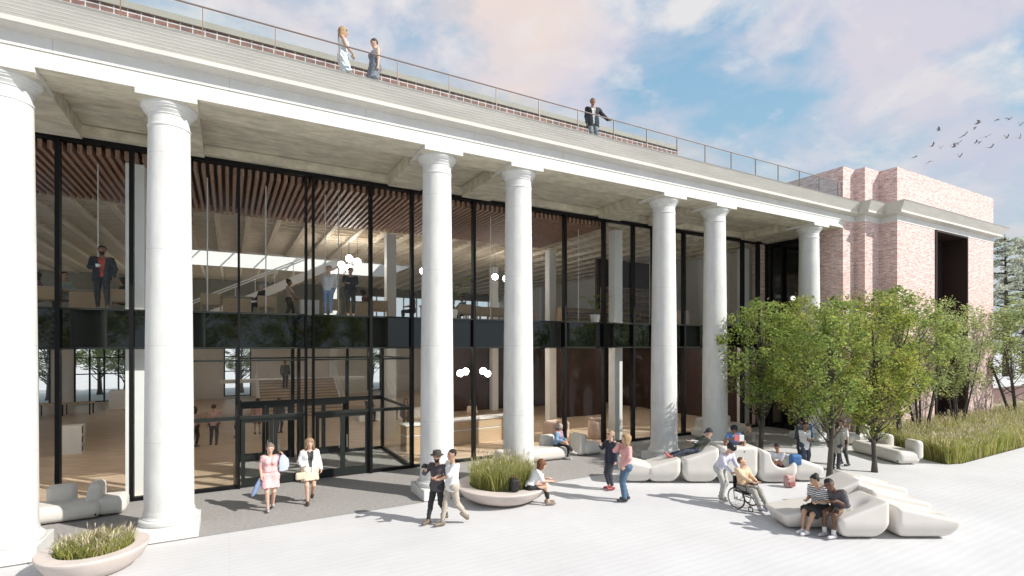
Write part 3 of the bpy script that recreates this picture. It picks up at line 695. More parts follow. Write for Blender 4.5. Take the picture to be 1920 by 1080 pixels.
pouf((24.0, 12.4, 0), R(-20), 'rounded white block seat at the left edge of the tall grass, behind the standing group', .95, .8, side=1)
bench((20.6, 16.6, 0), 0, 3.2, [-.9, .8], 'rounded white bench behind the sixth column, under the trees')

RV = (.8749, -.4843); FV = (.4843, .8749)       # axes of the sculpted seats on the plaza
def module(name, base, w, d, hl, hr, label, tilt=0., scoop=None, m='seat', rot=-YAW, bot=.20, hb=None):
    """rounded block with a sloped top (hl, hr) and an optional scooped seat"""
    hm = max(hl, hr) + abs(tilt) * d / 2 + .05
    rd = .16 if m == 'seat' else .10
    def fn(X, Y, Z):
        ins = bot * np.clip((.42 - Z) / .42, 0, 1) ** 1.8
        a = smax(np.abs(X) - w / 2 + ins, np.abs(Y) - d / 2 + ins, rd)
        a = smax(a, .0 - Z + .012, .10)
        sl = (hr - hl) / w; top = (Z - (hl + hr) / 2 - sl * X - tilt * Y) / math.sqrt(1 + sl * sl + tilt * tilt)
        a = smax(a, top, rd * .55)
        if scoop:
            cx, cy, cz, sx, sy, sz, ang = scoop
            ca, sa = math.cos(ang), math.sin(ang); Xr = (X - cx) * ca + (Z - cz) * sa; Zr = -(X - cx) * sa + (Z - cz) * ca
            q = (np.sqrt((Xr / sx) ** 2 + ((Y - cy) / sy) ** 2 + (Zr / sz) ** 2) - 1) * min(sx, sy, sz)
            a = smax(a, -q, .06)
        return a
    o = sdf_obj('sculpted_seat', fn, (-w / 2, -d / 2, 0), (w / 2, d / 2, hm), .03, M[m])
    o.location = (base[0], base[1], 0); o.rotation_euler = (0, 0, rot)
    return tag(o, label, 'seat', 'sculpted white seating blocks')
def at(s, dep): return (RV[0] * s + FV[0] * dep, RV[1] * s + FV[1] * dep)
module('m', at(3.95, 16.35), 1.0, .95, .76, .52, 'low white seating wedge, leftmost in its row, half hidden by the woman in pink')
module('m', at(4.74, 16.35), 1.06, 1.0, .50, .80, 'white seating wedge carrying the red shoes of the lying man')
module('m', at(5.89, 16.35), 1.14, 1.05, .74, 1.12, 'white seating block with a sloped top under the lying man in a cap')
module('m', at(7.08, 16.40), 1.16, 1.15, 1.14, 1.14, 'tallest white seating block of the row, under the boy in the blue shirt', hb=1)
module('m', at(8.28, 16.35), 1.18, 1.10, 1.10, .66, 'white scooped seat holding the boy in the grey hoodie', scoop=(.12, -.15, .92, .46, .62, .50, 0))
module('m', at(9.32, 16.45), .98, .95, .80, .48, 'low white seating wedge, rightmost in its row beside the hoodie boy')
module('m', at(6.98, 12.30), 1.38, 1.0, .36, .60, 'low white lounge block at the left, on which the woman in stripes sits', m='seatgloss')
module('m', at(7.76, 11.70), 1.10, 1.0, .46, .88, 'white sloped seat right under the man in the grey shirt', scoop=(-.12, .0, 1.12, .62, .36, .54, .36), m='seatgloss')
module('m', at(9.20, 11.72), 1.42, 1.0, .74, .44, 'white chaise block at the front right corner of the couple\'s seating group', scoop=(.30, .0, .97, .66, .42, .52, -.22), m='seatgloss')
module('m', at(9.34, 12.66), 1.44, .92, .84, .52, 'white chaise block in the middle of the couple\'s seating group', scoop=(.30, .0, 1.06, .68, .38, .52, -.24), m='seatgloss')
module('m', at(9.46, 13.52), 1.44, .86, .96, .62, 'white chaise block at the back right of the couple\'s seating group', scoop=(.30, .0, 1.18, .68, .36, .54, -.25), m='seatgloss')
module('m', at(8.42, 13.2), .66, .95, .66, .96, 'narrow white wedge rising behind the head of the man in the grey shirt', m='seatgloss')

# ------------------------------------------------------------------ planters
def blades(n, pos, hgt, wid, lean, seed=.3, rng=RNG, wind=(0, 0)):
    """curved grass blades: V, F (quads), material index 0 green 1 straw 2 seed"""
    p = pos(n); h = hgt * rng.uniform(.55, 1.12, n); a = rng.uniform(0, 2 * np.pi, n); ln = lean * rng.uniform(.3, 1.3, n) * h
    dx, dy = np.cos(a) * ln + wind[0] * h, np.sin(a) * ln + wind[1] * h; wa = rng.uniform(0, np.pi, n); w = wid * rng.uniform(.6, 1.3, n)
    wx, wy = np.cos(wa) * w / 2, np.sin(wa) * w / 2; V = np.zeros((n, 6, 3))
    for i, (t, s) in enumerate(((0, 1), (.55, .8), (1, .12))):
        c = np.stack([p[:, 0] + dx * t * t, p[:, 1] + dy * t * t, p[:, 2] + h * (t - .18 * t * t * np.minimum(1, ln / h + .3))], 1)
        V[:, 2 * i] = c; V[:, 2 * i + 1] = c; V[:, 2 * i, 0] -= wx * s; V[:, 2 * i, 1] -= wy * s; V[:, 2 * i + 1, 0] += wx * s; V[:, 2 * i + 1, 1] += wy * s
    b = np.arange(n)[:, None] * 6
    F = np.concatenate([b + np.array([[0, 1, 3, 2]]), b + np.array([[2, 3, 5, 4]])]); mi = np.tile((rng.random(n) < .33).astype(int), 2)
    ns = int(n * seed); s_ = rng.choice(n, ns, replace=False); tip = V[s_, 4]; dr = V[s_, 4] - V[s_, 2]; dr /= np.linalg.norm(dr, axis=1)[:, None] + 1e-6
    L_ = .13 * rng.uniform(.6, 1.3, ns)[:, None]; sd = np.stack([-dr[:, 1], dr[:, 0], np.zeros(ns)], 1); sd /= np.linalg.norm(sd, axis=1)[:, None] + 1e-6; sd *= .012
    SV = np.stack([tip - dr * .03, tip + dr * L_ * .5 + sd, tip + dr * L_, tip + dr * L_ * .5 - sd], 1)
    o = n * 6; F2 = o + np.arange(ns)[:, None] * 4 + np.array([[0, 1, 2, 3]])
    return np.concatenate([V.reshape(-1, 3), SV.reshape(-1, 3)]), np.concatenate([F, F2]), np.concatenate([mi, np.full(ns, 2)])
GM = [M['grassG'], M['grassY'], M['seed']]
def planter(loc, Ro, label, n, hgt, lean):
    r = empty('bowl_planter', loc, 0, label, 'planter', 'round bowl planters')
    p = MB(); Ri = Ro * .70
    p.lathe([(Ro * .60, .0), (Ro * .66, .02), (Ro * .86, .16), (Ro * .985, .36), (Ro, .39), (Ro, .415), (Ro * .985, .43), (Ri + .015, .43), (Ri, .42), (Ri, .34)], (0, 0, 0), 64); p.build('bowl', M['planter'], r, True, 30)
    p = MB(); p.lathe([(Ri - .002, .30), (Ri - .002, .36)], (0, 0, 0), 40); p.build('soil', M['soil'], r)
    def pos(k):
        a = RNG.uniform(0, 2 * np.pi, k); q = (Ri - .03) * np.sqrt(RNG.random(k)); return np.stack([q * np.cos(a), q * np.sin(a), np.full(k, .36)], 1)
    V, F, mi = blades(n, pos, hgt,     .015, lean, .10, wind=(.1, .05)); tag(mesh_np('grass', V, F, GM, r, False, mi), kind='stuff')
planter((-2.27, 12.5, 0), .88, 'blush bowl planter of short grass beside the leftmost columns', 3200, .29, .5)
planter((6.74, 12.75, 0), 1.3, 'blush bowl planter of tall feathery grass on whose rim a woman sits', 4200, .80, .42)

# ------------------------------------------------------------------ interior furniture
def make_chair():
    r = empty('armchair', (0, 0, 0), 0, 'pale oak armchair', 'chair', 'oak armchairs at the desks')
    p = MB(); p.rbox(-.31, .31, -.03, .02, .42, .82, .012); p.build('backrest', M['oak'], r)
    p = MB(); p.rbox(-.29, .29, .02, .52, .40, .46, .012); p.build('seat', M['oak'], r)
    for s in (-1, 1):
        p = MB(); p.add([(s * .31, -.02, .82), (s * .31, .50, .64), (s * .31, .50, .56), (s * .31, -.02, .46), (s * .275, -.02, .82), (s * .275, .50, .64), (s * .275, .50, .56), (s * .275, -.02, .46)], [(0, 1, 2, 3), (7, 6, 5, 4), (0, 4, 5, 1), (1, 5, 6, 2), (2, 6, 7, 3), (3, 7, 4, 0)]); p.build('armrest', M['oak'], r)
        for y in (-.005, .48):
            p = MB(); p.box(s * .29 - .02, s * .29 + .02, y - .02, y + .02, 0, .56 if y > .1 else .44); p.build('leg', M['oak'], r)
    return r
def make_desk(w=1.0):
    r = empty('desk', (0, 0, 0), 0, 'oak desk', 'desk', 'oak panel desks')
    p = MB(); p.rbox(-w / 2, w / 2, -.38, .38, .70, .75, .01); p.build('desk_top', M['taupe'], r)
    p = MB(); p.box(-w / 2 + .05, w / 2 - .08, -.32, -.28, 0, .70); p.build('front_panel', M['oak'], r)
    for x in (-w / 2 + .06, w / 2 - .10):
        p = MB(); p.box(x, x + .04, -.26, .34, 0, .70); p.build('side_panel', M['oak'], r)
    return r
Z2 = 5.285
ch = make_chair(); dk = make_desk()
CH = [(-4.9, 20.4, 'oak armchair in the leftmost bay upstairs, beside the green shirted reader'), (-3.0, 20.4, 'oak armchair upstairs right of the man holding a cup'), (-.56, 20.5, 'oak armchair upstairs left of the desk under the skylight'), (1.2, 20.5, 'oak armchair upstairs in which the capped man sits'),
      (3.5, 20.6, 'oak armchair upstairs between the two standing friends'), (5.3, 20.5, 'oak armchair upstairs beside the pale interior column'), (9.0, 20.5, 'oak armchair upstairs by the potted plant left of the fourth column')]
for i, (x, y, l) in enumerate(CH):
    o = ch if i == 0 else copy_tree(ch)
    o.location = (x, y, Z2); o.rotation_euler = (0, 0, 0); o['label'] = l
DK = [(-3.85, 20.6, 'oak desk upstairs behind the man with a cup'), (.25, 20.7, 'oak desk upstairs between two armchairs under the skylight'), (4.5, 20.7, 'oak desk upstairs right of the two standing friends'), (7.7, 21.0, 'oak desk upstairs behind the third column')]
for i, (x, y, l) in enumerate(DK):
    o = dk if i == 0 else copy_tree(dk)
    o.location = (x, y, Z2); o['label'] = l
for i in range(6):
    o = copy_tree(ch, loc=(9.75 + .72 * i, 21.2 + .2 * i, Z2), rz=0, label='oak armchair in the close row upstairs right of the potted plant'); o['group'] = 'row of armchairs upstairs'
def box_thing(name, label, cat, x0, x1, y0, y1, z0, z1, m, shelf=None):
    r = empty(name, ((x0 + x1) / 2, (y0 + y1) / 2, z0), 0, label, cat); w, d, h = (x1 - x0) / 2, (y1 - y0) / 2, z1 - z0
    if shelf is None:
        p = MB(); p.rbox(-w, w, -d, d, 0, h - .03, .01); p.build('body', m, r); p = MB(); p.rbox(-w - .01, w + .01, -d - .01, d + .01, h - .03, h, .01); p.build('top', m, r)
    else:
        t = .03; p = MB(); p.box(-w, -w + t, -d, d, 0, h); p.box(w - t, w, -d, d, 0, h) if shelf == 'y' else p.box(-w + t, w, -d, -d + t, 0, h); p.box(-w + t, w, d - t, d, 0, h) if shelf == 'x' else p.box(-w + t, w - t, d - t, d, 0, h)
        p.build('carcass', m, r); n = max(2, int(h / .36)); 
        for i in range(n + 1):
            z = (h - t) * i / n; p = MB(); p.box(-w + t + .002, w - (t if shelf == 'y' else 0) - .002, -d + .004 + (t if shelf == 'x' else 0), d - t - .002, z, z + t); p.build('shelf', m, r)
            if i < n:
                p = MB()
                if shelf == 'y':
                    x = -w + .05
                    while x < w - .1:
                        q = RNG.uniform(.025, .055); p.box(x, x + q - .004, -d + .05, d - .08, z + t, z + t + RNG.uniform(.18, .29)); x += q
                else:
                    y = -d + .06
                    while y < d - .12:
                        q = RNG.uniform(.025, .055); p.box(0, w - .05, y, y + q - .004, z + t, z + t + RNG.uniform(.16, .27)); y += q
                p.build('books', M['book'], r)
    return r
box_thing('book_trolley', 'white book trolley with open side shelves on the lobby floor at far left', 'bookcase', -5.95, -5.15, 26.1, 26.7, 0, 1.12, M['inwhite'], 'x')
box_thing('book_trolley', 'white book trolley farther back in the lobby, near the rear window', 'bookcase', -7.1, -5.6, 43.2, 44.2, 0, 1.25, M['inwhite'], 'x')
box_thing('bookcase', 'long low bookcase upstairs beside the white plant pot', 'bookcase', 15.4, 21.0, 22.4, 22.8, Z2, Z2 + 1.05, M['oak'], 'y')
box_thing('bookcase', 'tall full bookcase upstairs against the dark timber wall at the right', 'bookcase', 19.4, 24.8, 23.7, 24.15, Z2, Z2 + 2.5, M['oak'], 'y')
box_thing('cabinet', 'plain white cabinet upstairs left of the two standing friends', 'cabinet', 2.35, 3.0, 20.6, 21.1, Z2, Z2 + .75, M['inwhite'])
box_thing('plinth', 'white plinth bench under the two seated lobby visitors', 'plinth', 6.4, 10.2, 29.3, 30.0, 0, .55, M['inwhite'])
RD = empty('reception_desk', (9.2, 20.75, 0), R(7), 'long pale oak reception desk with a white top and white line', 'desk')
p = MB(); p.box(-3.0, 3.0, -.3, .3, .0, .60); p.box(-3.0, 3.0, -.3, .3, .66, 1.02); p.build('front_panel', M['oak'], RD)
p = MB(); p.box(-2.98, 2.98, -.27, .27, .60, .66); p.build('light_line', M['inwhite'], RD)
p = MB(); p.rbox(-3.06, 3.06, -.36, .42, 1.02, 1.09, .012); p.build('desk_top', M['inwhite'], RD)
TB = empty('long_table', (-9.5, 41, 0), 0, 'long timber table with dark legs by the left rear window', 'table')
p = MB(); p.box(-2, 2, -.5, .5, .70, .75); p.build('table_top', M['oak'], TB)
for x in (-1.9, -.6, .6, 1.9):
    for y in (-.45, .45): p = MB(); p.box(x - .03, x + .03, y - .03, y + .03, 0, .70); p.build('leg', M['black'], TB)
AC = empty('lounge_chair', (13.15, 19.6, 0), R(10), 'blush tub armchair behind the glass beside the denim jacket sitter', 'armchair')
sdf_obj('shell', lambda X, Y, Z: smax(rb(X, Y, Z, (0, 0, .42), (.5, .45, .42), .14), -rb(X, Y, Z, (0, -.2, .75), (.34, .45, .36), .1), .04), (-.5, -.5, 0), (.5, .5, .9), .035, M['pinkseat'], AC)
sdf_obj('cushion', lambda X, Y, Z: rb(X, Y, Z, (0, -.13, .42), (.32, .32, .08), .06), (-.34, -.5, .3), (.34, .2, .55), .03, M['pinkseat'], AC)
DS = empty('drum_stool', (15.0, 18.9, 0), 0, 'blush barrel stool with a rounded rim behind the glass', 'stool')
p = MB(); p.lathe([(.34, .0), (.42, .05), (.44, .2), (.44, .66), (.42, .78), (.36, .84)], (0, 0, 0), 32); p.build('body', M['pinkseat'], DS, True, 60)
p = MB(); p.lathe([(.33, .842), (.355, .87), (.35, .92), (.28, .94), (.02, .945)], (0, 0, 0), 32); p.build('cushion', M['pinkseat'], DS, True, 60)
OV = empty('round_seat', (21.0, 19.5, Z2), 0, 'blush round armchair upstairs between the fifth and sixth columns', 'armchair')
p = MB(); p.lathe([(.38, .0), (.5, .06), (.52, .4), (.50, .8), (.44, .88)], (0, 0, 0), 28); p.build('shell', M['pinkseat'], OV, True, 60)
p = MB(); p.lathe([(.43, .882), (.40, .90), (.05, .91)], (0, 0, 0), 28); p.build('cushion', M['pinkseat'], OV, True, 60)
def globe(loc, r, top, label, group):
    g = empty('pendant_globe', loc, 0, label, 'lamp', group)
    p = MB(); p.ball((0, 0, 0), r, 20); p.build('globe', M['globe'], g, True)
    p = MB(); p.tube([(0, 0, r + .05), (0, 0, top - loc[2])], .008, 5); p.build('cord', M['black'], g)
    p = MB(); p.lathe([(.05, r - .015), (.05, r + .05), (.02, r + .07)], (0, 0, 0), 12); p.build('socket', M['black'], g)
for x, z, l in ((4.81, 8.27, 'lowest left'), (5.19, 8.61, 'highest'), (5.58, 8.48, 'rightmost'), (5.14, 8.14, 'lowest right')):
    globe((x, 26, z), .165, 9.9, 'white globe lamp, %s of the four above the two standing friends' % l, 'globe lamps hung upstairs')
globe((13.28, 26, 8.23), .165, 9.9, 'white globe lamp alone between the third and fourth columns', 'globe lamps hung upstairs')
globe((13.98, 26, 8.18), .165, 9.9, 'white globe lamp half hidden at the left edge of the fourth column', 'globe lamps hung upstairs')
globe((8.99, 26, 8.26), .165, 9.9, 'white globe lamp half hidden at the left edge of the third column', 'globe lamps hung upstairs')
for x, z, l in ((10.28, 2.89, 'left lamp of the left pair'), (10.57, 2.98, 'right lamp of the left pair'), (11.55, 2.98, 'left lamp of the right pair'), (11.82, 2.84, 'right lamp of the right pair')):
    globe((x, 24, z), .165, 4.3, 'white globe over the reception desk, %s' % l, 'globe lamps over reception')
def plant(loc, label, h):
    r = empty('potted_plant', loc, 0, label, 'plant', 'white potted plants upstairs')
    p = MB(); p.lathe([(.15, 0), (.16, .01), (.23, .38), (.235, .40), (.21, .40), (.205, .33)], (0, 0, 0), 28); p.build('pot', M['inwhite'], r, True, 40)
    st = MB(); lf = MB()
    for i in range(9):
        a = i * 2.4 + .4; L_ = h * random.uniform(.55, 1.); q = Vector((math.cos(a) * .34 * L_, math.sin(a) * .34 * L_, .34 + L_ * .8)); st.tube([(0, 0, .3), (q.x * .4, q.y * .4, .3 + L_ * .5), q], .008, 5)
        d = Vector((math.cos(a), math.sin(a), random.uniform(-.1, .7))).normalized(); s = d.cross(Vector((0, 0, 1))).normalized(); n = s.cross(d); ll = .42 * h; ww = .13 * h
        P = [q, q + d * ll * .3 + s * ww, q + d * ll * .65 + s * ww * .8 - n * .02, q + d * ll - n * .07, q + d * ll * .65 - s * ww * .8 - n * .02, q + d * ll * .3 - s * ww, q + d * ll * .45 + n * .03]
        lf.add(P, [(0, 1, 6), (1, 2, 6), (2, 3, 6), (3, 4, 6), (4, 5, 6), (5, 0, 6)])
    st.build('stem', M['leafB'], r); lf.build('leaf', M['leafB'], r, True)
plant((14.36, 18.25, Z2), 'large leafed plant in a white pot upstairs beside the low bookcase', 1.25)
plant((7.5, 18.3, Z2), 'large leafed plant in a white pot upstairs right of the third column', 1.5)
# ------------------------------------------------------------------ people
V3 = lambda *a: np.array(a, float)
SK1, SK2, SK3, SK4 = (.62, .40, .30), (.48, .29, .20), (.30, .165, .105), (.15, .08, .05)      # skins, pale to deep
HB, HK, HD, HL, HG, HR = (.06, .035, .022), (.012, .01, .01), (.12, .07, .04), (.38, .25, .13), (.40, .37, .34), (.16, .06, .025)
def ik(a, b, l1, l2, pole):
    d = b - a; L = np.linalg.norm(d); L_ = min(max(L, 1e-4), (l1 + l2) * .999); u = d / max(L, 1e-6); b = a + u * L_
    x = (l1 * l1 - l2 * l2 + L_ * L_) / (2 * L_); h = math.sqrt(max(l1 * l1 - x * x, 0)); p = pole - u * (pole @ u); n = np.linalg.norm(p)
    p = p / n if n > 1e-6 else V3(0, 1, 0)
    return a + u * x + p * h, b
def rot(v, ax, deg):
    return np.array(Matrix.Rotation(R(deg), 3, ax) @ Vector(v))
def person(label, loc, face, skin=SK1, hair=HB, hs='short', female=False, H=1.75, pelvis=(0, 0, .95), lean=0, twist=0, side=0, ankL=(-.09, 0, .09), ankR=(.09, 0, .09), footL=0, footR=0,
           wrL=(-.27, .04, .88), wrR=(.27, .04, .88), poleL=(-.5, -1, -.3), poleR=(.5, -1, -.3), handL=(0, .2, -1), handR=(0, .2, -1), kneeL=(-.05, 1, 0), kneeR=(.05, 1, 0), hyaw=0, hpitch=0, hroll=0,
           top=None, sl=1., hem=-.10, jacket=None, bottom=None, leg=1.9, skirt=None, skl=.45, shoe=(.03, .03, .03), glasses=False, beard=False, stripes=None, h=.0155, group=None, hat=None, sockc=None, curl=35, build=1., tucked=False, flare=0., legw=1.):
    """one continuous body, clothes and hair as children; local +Y is forward, right hand at +X"""
    r = empty('person', loc, R(face - 90), label, 'person', group, s=H / 1.75)
    J = {}; P0 = V3(*pelvis); sw = (.165 if female else .19) * (1 if build == 1 else build); hw = .095 if female else .088
    def up(v):
        v = rot(V3(*v), 'Z', twist); v = rot(v, 'Y', side); return P0 + rot(v, 'X', -lean)
    for s, n in ((-1, 'L'), (1, 'R')):
        J['hip' + n] = P0 + V3(s * hw, 0, -.03); J['sh' + n] = up((s * sw, -.015, .475))
        a = V3(*(ankL if n == 'L' else ankR)); k, a = ik(J['hip' + n], a, .435, .425, V3(*(kneeL if n == 'L' else kneeR))); J['kn' + n] = k; J['an' + n] = a
        w = V3(*(wrL if n == 'L' else wrR)); e, w = ik(J['sh' + n], w, .285, .25, V3(*(poleL if n == 'L' else poleR))); J['el' + n] = e; J['wr' + n] = w
    J['waist'] = up((0, .005, .14)); J['chest'] = up((0, 0, .34)); J['neck'] = up((0, -.01, .53)); hc = up((0, .02 + (.01 if lean else 0), .68)); J['head'] = hc
    Hm = Matrix.Rotation(R(twist * .5 + hyaw), 3, 'Z') @ Matrix.Rotation(R(hroll), 3, 'Y') @ Matrix.Rotation(R(-lean * .55 - hpitch), 3, 'X')
    hd = lambda *v: hc + np.array(Hm @ Vector(v))
    def toe(n):
        f = footL if n == 'L' else footR; d = rot(V3(0, 1, 0), 'X', f); k = J['kn' + n]; a = J['an' + n]
        q = a - k; q[2] = 0
        return a + rot(V3(0, .165, -.045), 'X', f), a + rot(V3(0, -.045, -.05), 'X', f)
    allp = [J[k] for k in J] + [hc + V3(0, 0, .14), hc + V3(0, -.1, -.2)] + [toe(n)[0] for n in 'LR']
    tr = .118 * build; fr = .095 * build
    def torso(F, g=0., k=.04, lo=False):
        for s in (-1, 1):
            F.cap(up((s * .062, 0, -.02 if lo else .0)), up((s * .062, .005, .14)), tr - .005 + g, (.088 if female else .098) * build + g, k)
            F.cap(up((s * .06, .005, .14)), up((s * .085, 0, .36)), (.088 if female else .098) * build + g, .108 * build + g, k)
            F.cap(up((s * .07, -.01, .36)), up((s * (sw - .035), -.015, .455)), .095 * build + g, .062 + g, k)
            if female: F.cap(up((s * .075, .085, .335)), up((s * .075, .075, .36)), .062 + g, .058 + g, .03)
    def arms(F, f=2., g=0., k=.025, hand=True):
        for n in 'LR':
            s, e, w = J['sh' + n], J['el' + n], J['wr' + n]
            t = min(f, 1.); F.cap(s, s + (e - s) * t, .057 + g, .057 - .013 * t + g, k)
            if f > 1: t = min(f - 1, 1.); F.cap(e, e + (w - e) * t, .044 + g, .044 - .014 * t + g, .02)
    def legs(F, f=2., g=0., k=.03, g2=None):
        g2 = g if g2 is None else g2
        for n in 'LR':
            a, b_, c = J['hip' + n], J['kn' + n], J['an' + n]; t = min(f, 1.); F.cap(a, a + (b_ - a) * t, .086 * legw + g, (.086 - .029 * t) * legw + g + (g2 - g) * t * .5, k)
            if f > 1:
                t = min(f - 1, 1.); m = b_ + (c - b_) * .35
                F.cap(b_, b_ + (c - b_) * t, .055 * legw + g + (g2 - g) * .5, (.055 - .019 * t) * legw + g2, .02)
                if t > .5: F.cap(b_ + (c - b_) * .15 + V3(0, -.012, 0), m + V3(0, -.018, 0), .045 + g, .043 + g, .03)
    # body
    F = Field(allp, .16, h); torso(F, 0, lo=True); arms(F); legs(F)
    F.cap(J['hipL'], J['hipR'], tr - .012, tr - .012, .05)
    F.cap(up((0, -.015, .44)), hd(0, -.025, -.06), .056, .05, .035)
    F.cap(hd(0, -.022, .035), hd(0, .0, .02), .094, .088, .03); F.cap(hd(0, .018, -.02), hd(0, .042, -.082), .066, .040, .03); F.cap(hd(0, .085, .01), hd(0, .104, -.028), .011, .016, .012)
    for s in (-1, 1): F.cap(hd(s * .088, -.01, .0), hd(s * .088, -.012, .03), .014, .018, .012)
    for n in 'LR':
        t, b_ = toe(n); F.cap(J['an' + n], b_ + V3(0, .0, .012), .036, .034, .02); F.cap(b_ + V3(0, .01, .005), t, .034, .027, .02)
    dirs = {'L': V3(*handL), 'R': V3(*handR)}; HN = {}
    for n, s in (('L', -1), ('R', 1)):
        d = dirs[n] / np.linalg.norm(dirs[n]); w = J['wr' + n]; sd = np.cross(d, V3(0, 0, 1) if abs(d[2]) < .8 else V3(s, 0, .0)); 
        if abs(d[2]) >= .8: sd = V3(0, 1, 0) - d * d[1]
        sd /= np.linalg.norm(sd); nm = np.cross(sd, d); 
        if (nm @ (V3(0, 0, .4) + P0 - w)) < 0: nm = -nm
        for q in (-.018, .0, .018): F.cap(w, w + d * .085 + sd * q * 1.25, .024, .019, .012)
        HN[n] = (w, d, sd, nm)
    V, Q = F.mesh(); nb = len(V); V = list(map(tuple, V)); Q = [tuple(q) for q in Q]; MI = [0] * len(Q)
    x = MB()
    for n, s in (('L', -1), ('R', 1)):
        w, d, sd, nm = HN[n]
        for i, (o, L_) in enumerate(((-.030, .070), (-.010, .080), (.010, .074), (.030, .058))):
            p = w + d * .082 + sd * o; c1 = math.cos(R(curl)), math.sin(R(curl)); c2 = math.cos(R(curl * 2)), math.sin(R(curl * 2)); p1 = p + (d * c1[0] + nm * c1[1]) * L_ * .48; p2 = p1 + (d * c2[0] + nm * c2[1]) * L_ * .52
            x.tube([p - d * .012, p, p1, p2], [.010, .0098, .009, .006], 5)
        p = w + d * .03 - sd * .026; p1 = p + (d * .6 - sd * .7 + nm * .35) * .045; x.tube([p, p1, p1 + (d * .9 + nm * .4) * .032], [.012, .0105, .007], 5)
    nq = len(x.f)
    dark = MB()
    for s in (-1, 1):
        dark.ball(hd(s * .033, .079, .018), (.013, .008, .008), 8); dark.tube([hd(s * .018, .090, .043), hd(s * .05, .078, .042)], .006, 4)
    lips = MB(); lips.ball(hd(0, .080, -.058), (.024, .010, .009), 8)
    def merge(mb, mi):
        b = len(V); V.extend([tuple(p) for p in mb.v]); Q.extend([tuple(i + b for i in f) for f in mb.f]); MI.extend([mi] * len(mb.f))
    merge(x, 0); merge(dark, 1); merge(lips, 2)
    me = bpy.data.meshes.new('body'); me.from_pydata(V, [], Q)
    for q in (paint(skin, .55, .03, 9, .05), paint((.03, .02, .018), .4), paint(tuple(c * f for c, f in zip(skin, (.85, .6, .6))), .5)): me.materials.append(q)
    me.polygons.foreach_set('material_index', MI); me.polygons.foreach_set('use_smooth', [True] * len(Q)); me.update(); link('body', me, r)
    def garment(name, F, m, wr=.004):
        V, Q = F.mesh()
        if len(Q) == 0: return
        V = V + wr * np.sin(V[:, [1, 2, 0]] * 61 + V[:, [2, 0, 1]] * 43 + len(label))
        return mesh_np(name, V, Q, m, r)
    ut = lambda z, y=0., x=0.: up((x, y, z))
    spine = up((0, 0, 1)) - up((0, 0, 0))
    if top is not None:
        F = Field(allp, .16, h); g = .013; torso(F, g, lo=True); arms(F, sl, g + .004) if sl > 0 else None
        if not tucked:
            for s in (-1, 1): F.cap(up((s * .06, .0, .02)), up((s * .06, 0, hem)), tr + .014, tr + .012, .04)
        F.cut(up((0, 0, hem if not tucked else .02)), -spine); F.cut(up((0, .02, .515)), spine)
        m = paint(top)
        if stripes: m = stripe_cloth(top, stripes)
        garment('shirt' if skirt is None or hem > -.3 else 'dress', F, m)
    if jacket is not None:
        F = Field(allp, .16, h); g = .027; torso(F, g, lo=True); arms(F, 1.92, g - .004)
        for s in (-1, 1): F.cap(up((s * .07, .0, .05)), up((s * .075, 0, -.20)), tr + .028, tr + .03, .04)
        F.cut(up((0, 0, -.17)), -spine); F.cut(up((0, .02, .50)), spine)
        X, Y, Z = F.grid(); fx = up((1, 0, 0)) - up((0, 0, 0)); fy = up((0, 1, 0)) - up((0, 0, 0)); o = up((0, 0, 0))
        lx = (X - o[0]) * fx[0] + (Y - o[1]) * fx[1] + (Z - o[2]) * fx[2]; ly = (X - o[0]) * fy[0] + (Y - o[1]) * fy[1] + (Z - o[2]) * fy[2]; lz = (X - o[0]) * spine[0] + (Y - o[1]) * spine[1] + (Z - o[2]) * spine[2]
        slit = np.maximum(np.abs(lx) - (.035 + .05 * np.clip((lz - .1) / .35, 0, 1)), .03 - ly); F.F = np.maximum(F.F, -slit)
        garment('jacket', F, paint(jacket))
    if bottom is not None:
        F = Field(allp, .16, h); legs(F, leg, .012, g2=.012 + flare); F.cap(J['hipL'], J['hipR'], tr + .002, tr + .002, .05); F.cap(P0 + (up((0, 0, .05)) - P0), J['hipR'], tr * .96, tr, .05)
        F.cap(up((-.05, 0, .05)), J['hipL'], tr * .96, tr, .05); F.cut(up((0, 0, .10)), spine); garment('trousers' if leg > 1.3 else 'shorts', F, paint(bottom))
    if skirt is not None:
        F = Field(allp, .2, h); kz = V3((J['knL'][0] + J['knR'][0]) / 2, (J['knL'][1] + J['knR'][1]) / 2, (J['knL'][2] + J['knR'][2]) / 2)
        for s, n in ((-1, 'L'), (1, 'R')):
            e = J['hip' + n] + (J['kn' + n] - J['hip' + n]) * (skl / .435); F.cap(up((s * .045, 0, .12)), J['hip' + n], .105, .125, .05); F.cap(J['hip' + n], e, .125, .135, .06)
        F.cap(J['hipL'], J['hipR'], .12, .12, .05); F.cap(J['hipL'] + (J['knL'] - J['hipL']) * skl / .435, J['hipR'] + (J['knR'] - J['hipR']) * skl / .435, .12, .12, .05)
        dn = (J['knL'] + J['knR'] - J['hipL'] - J['hipR']); dn /= np.linalg.norm(dn); F.cut((J['hipL'] + J['hipR']) / 2 + dn * skl, dn); F.cut(up((0, 0, .15)), spine); garment('skirt', F, paint(skirt), .007)
    for n in 'LR':
        t, b_ = toe(n); F = Field([t, b_, J['an' + n]], .13, h); F.cap(b_ + V3(0, 0, .006), t + V3(0, .012, .004), .045, .036, .02); F.cap(J['an' + n], b_ + V3(0, .01, .02), .042, .044, .02)
        F.cut((0, 0, min(t[2], b_[2]) - .034), (0, 0, -1)); garment('shoe', F, paint(shoe, .5), 0)
        if sockc: F = Field([J['an' + n], J['kn' + n]], .1, h); F.cap(J['an' + n], J['an' + n] + (J['kn' + n] - J['an' + n]) * .22, .044, .046, .01); garment('sock', F, paint(sockc), 0)
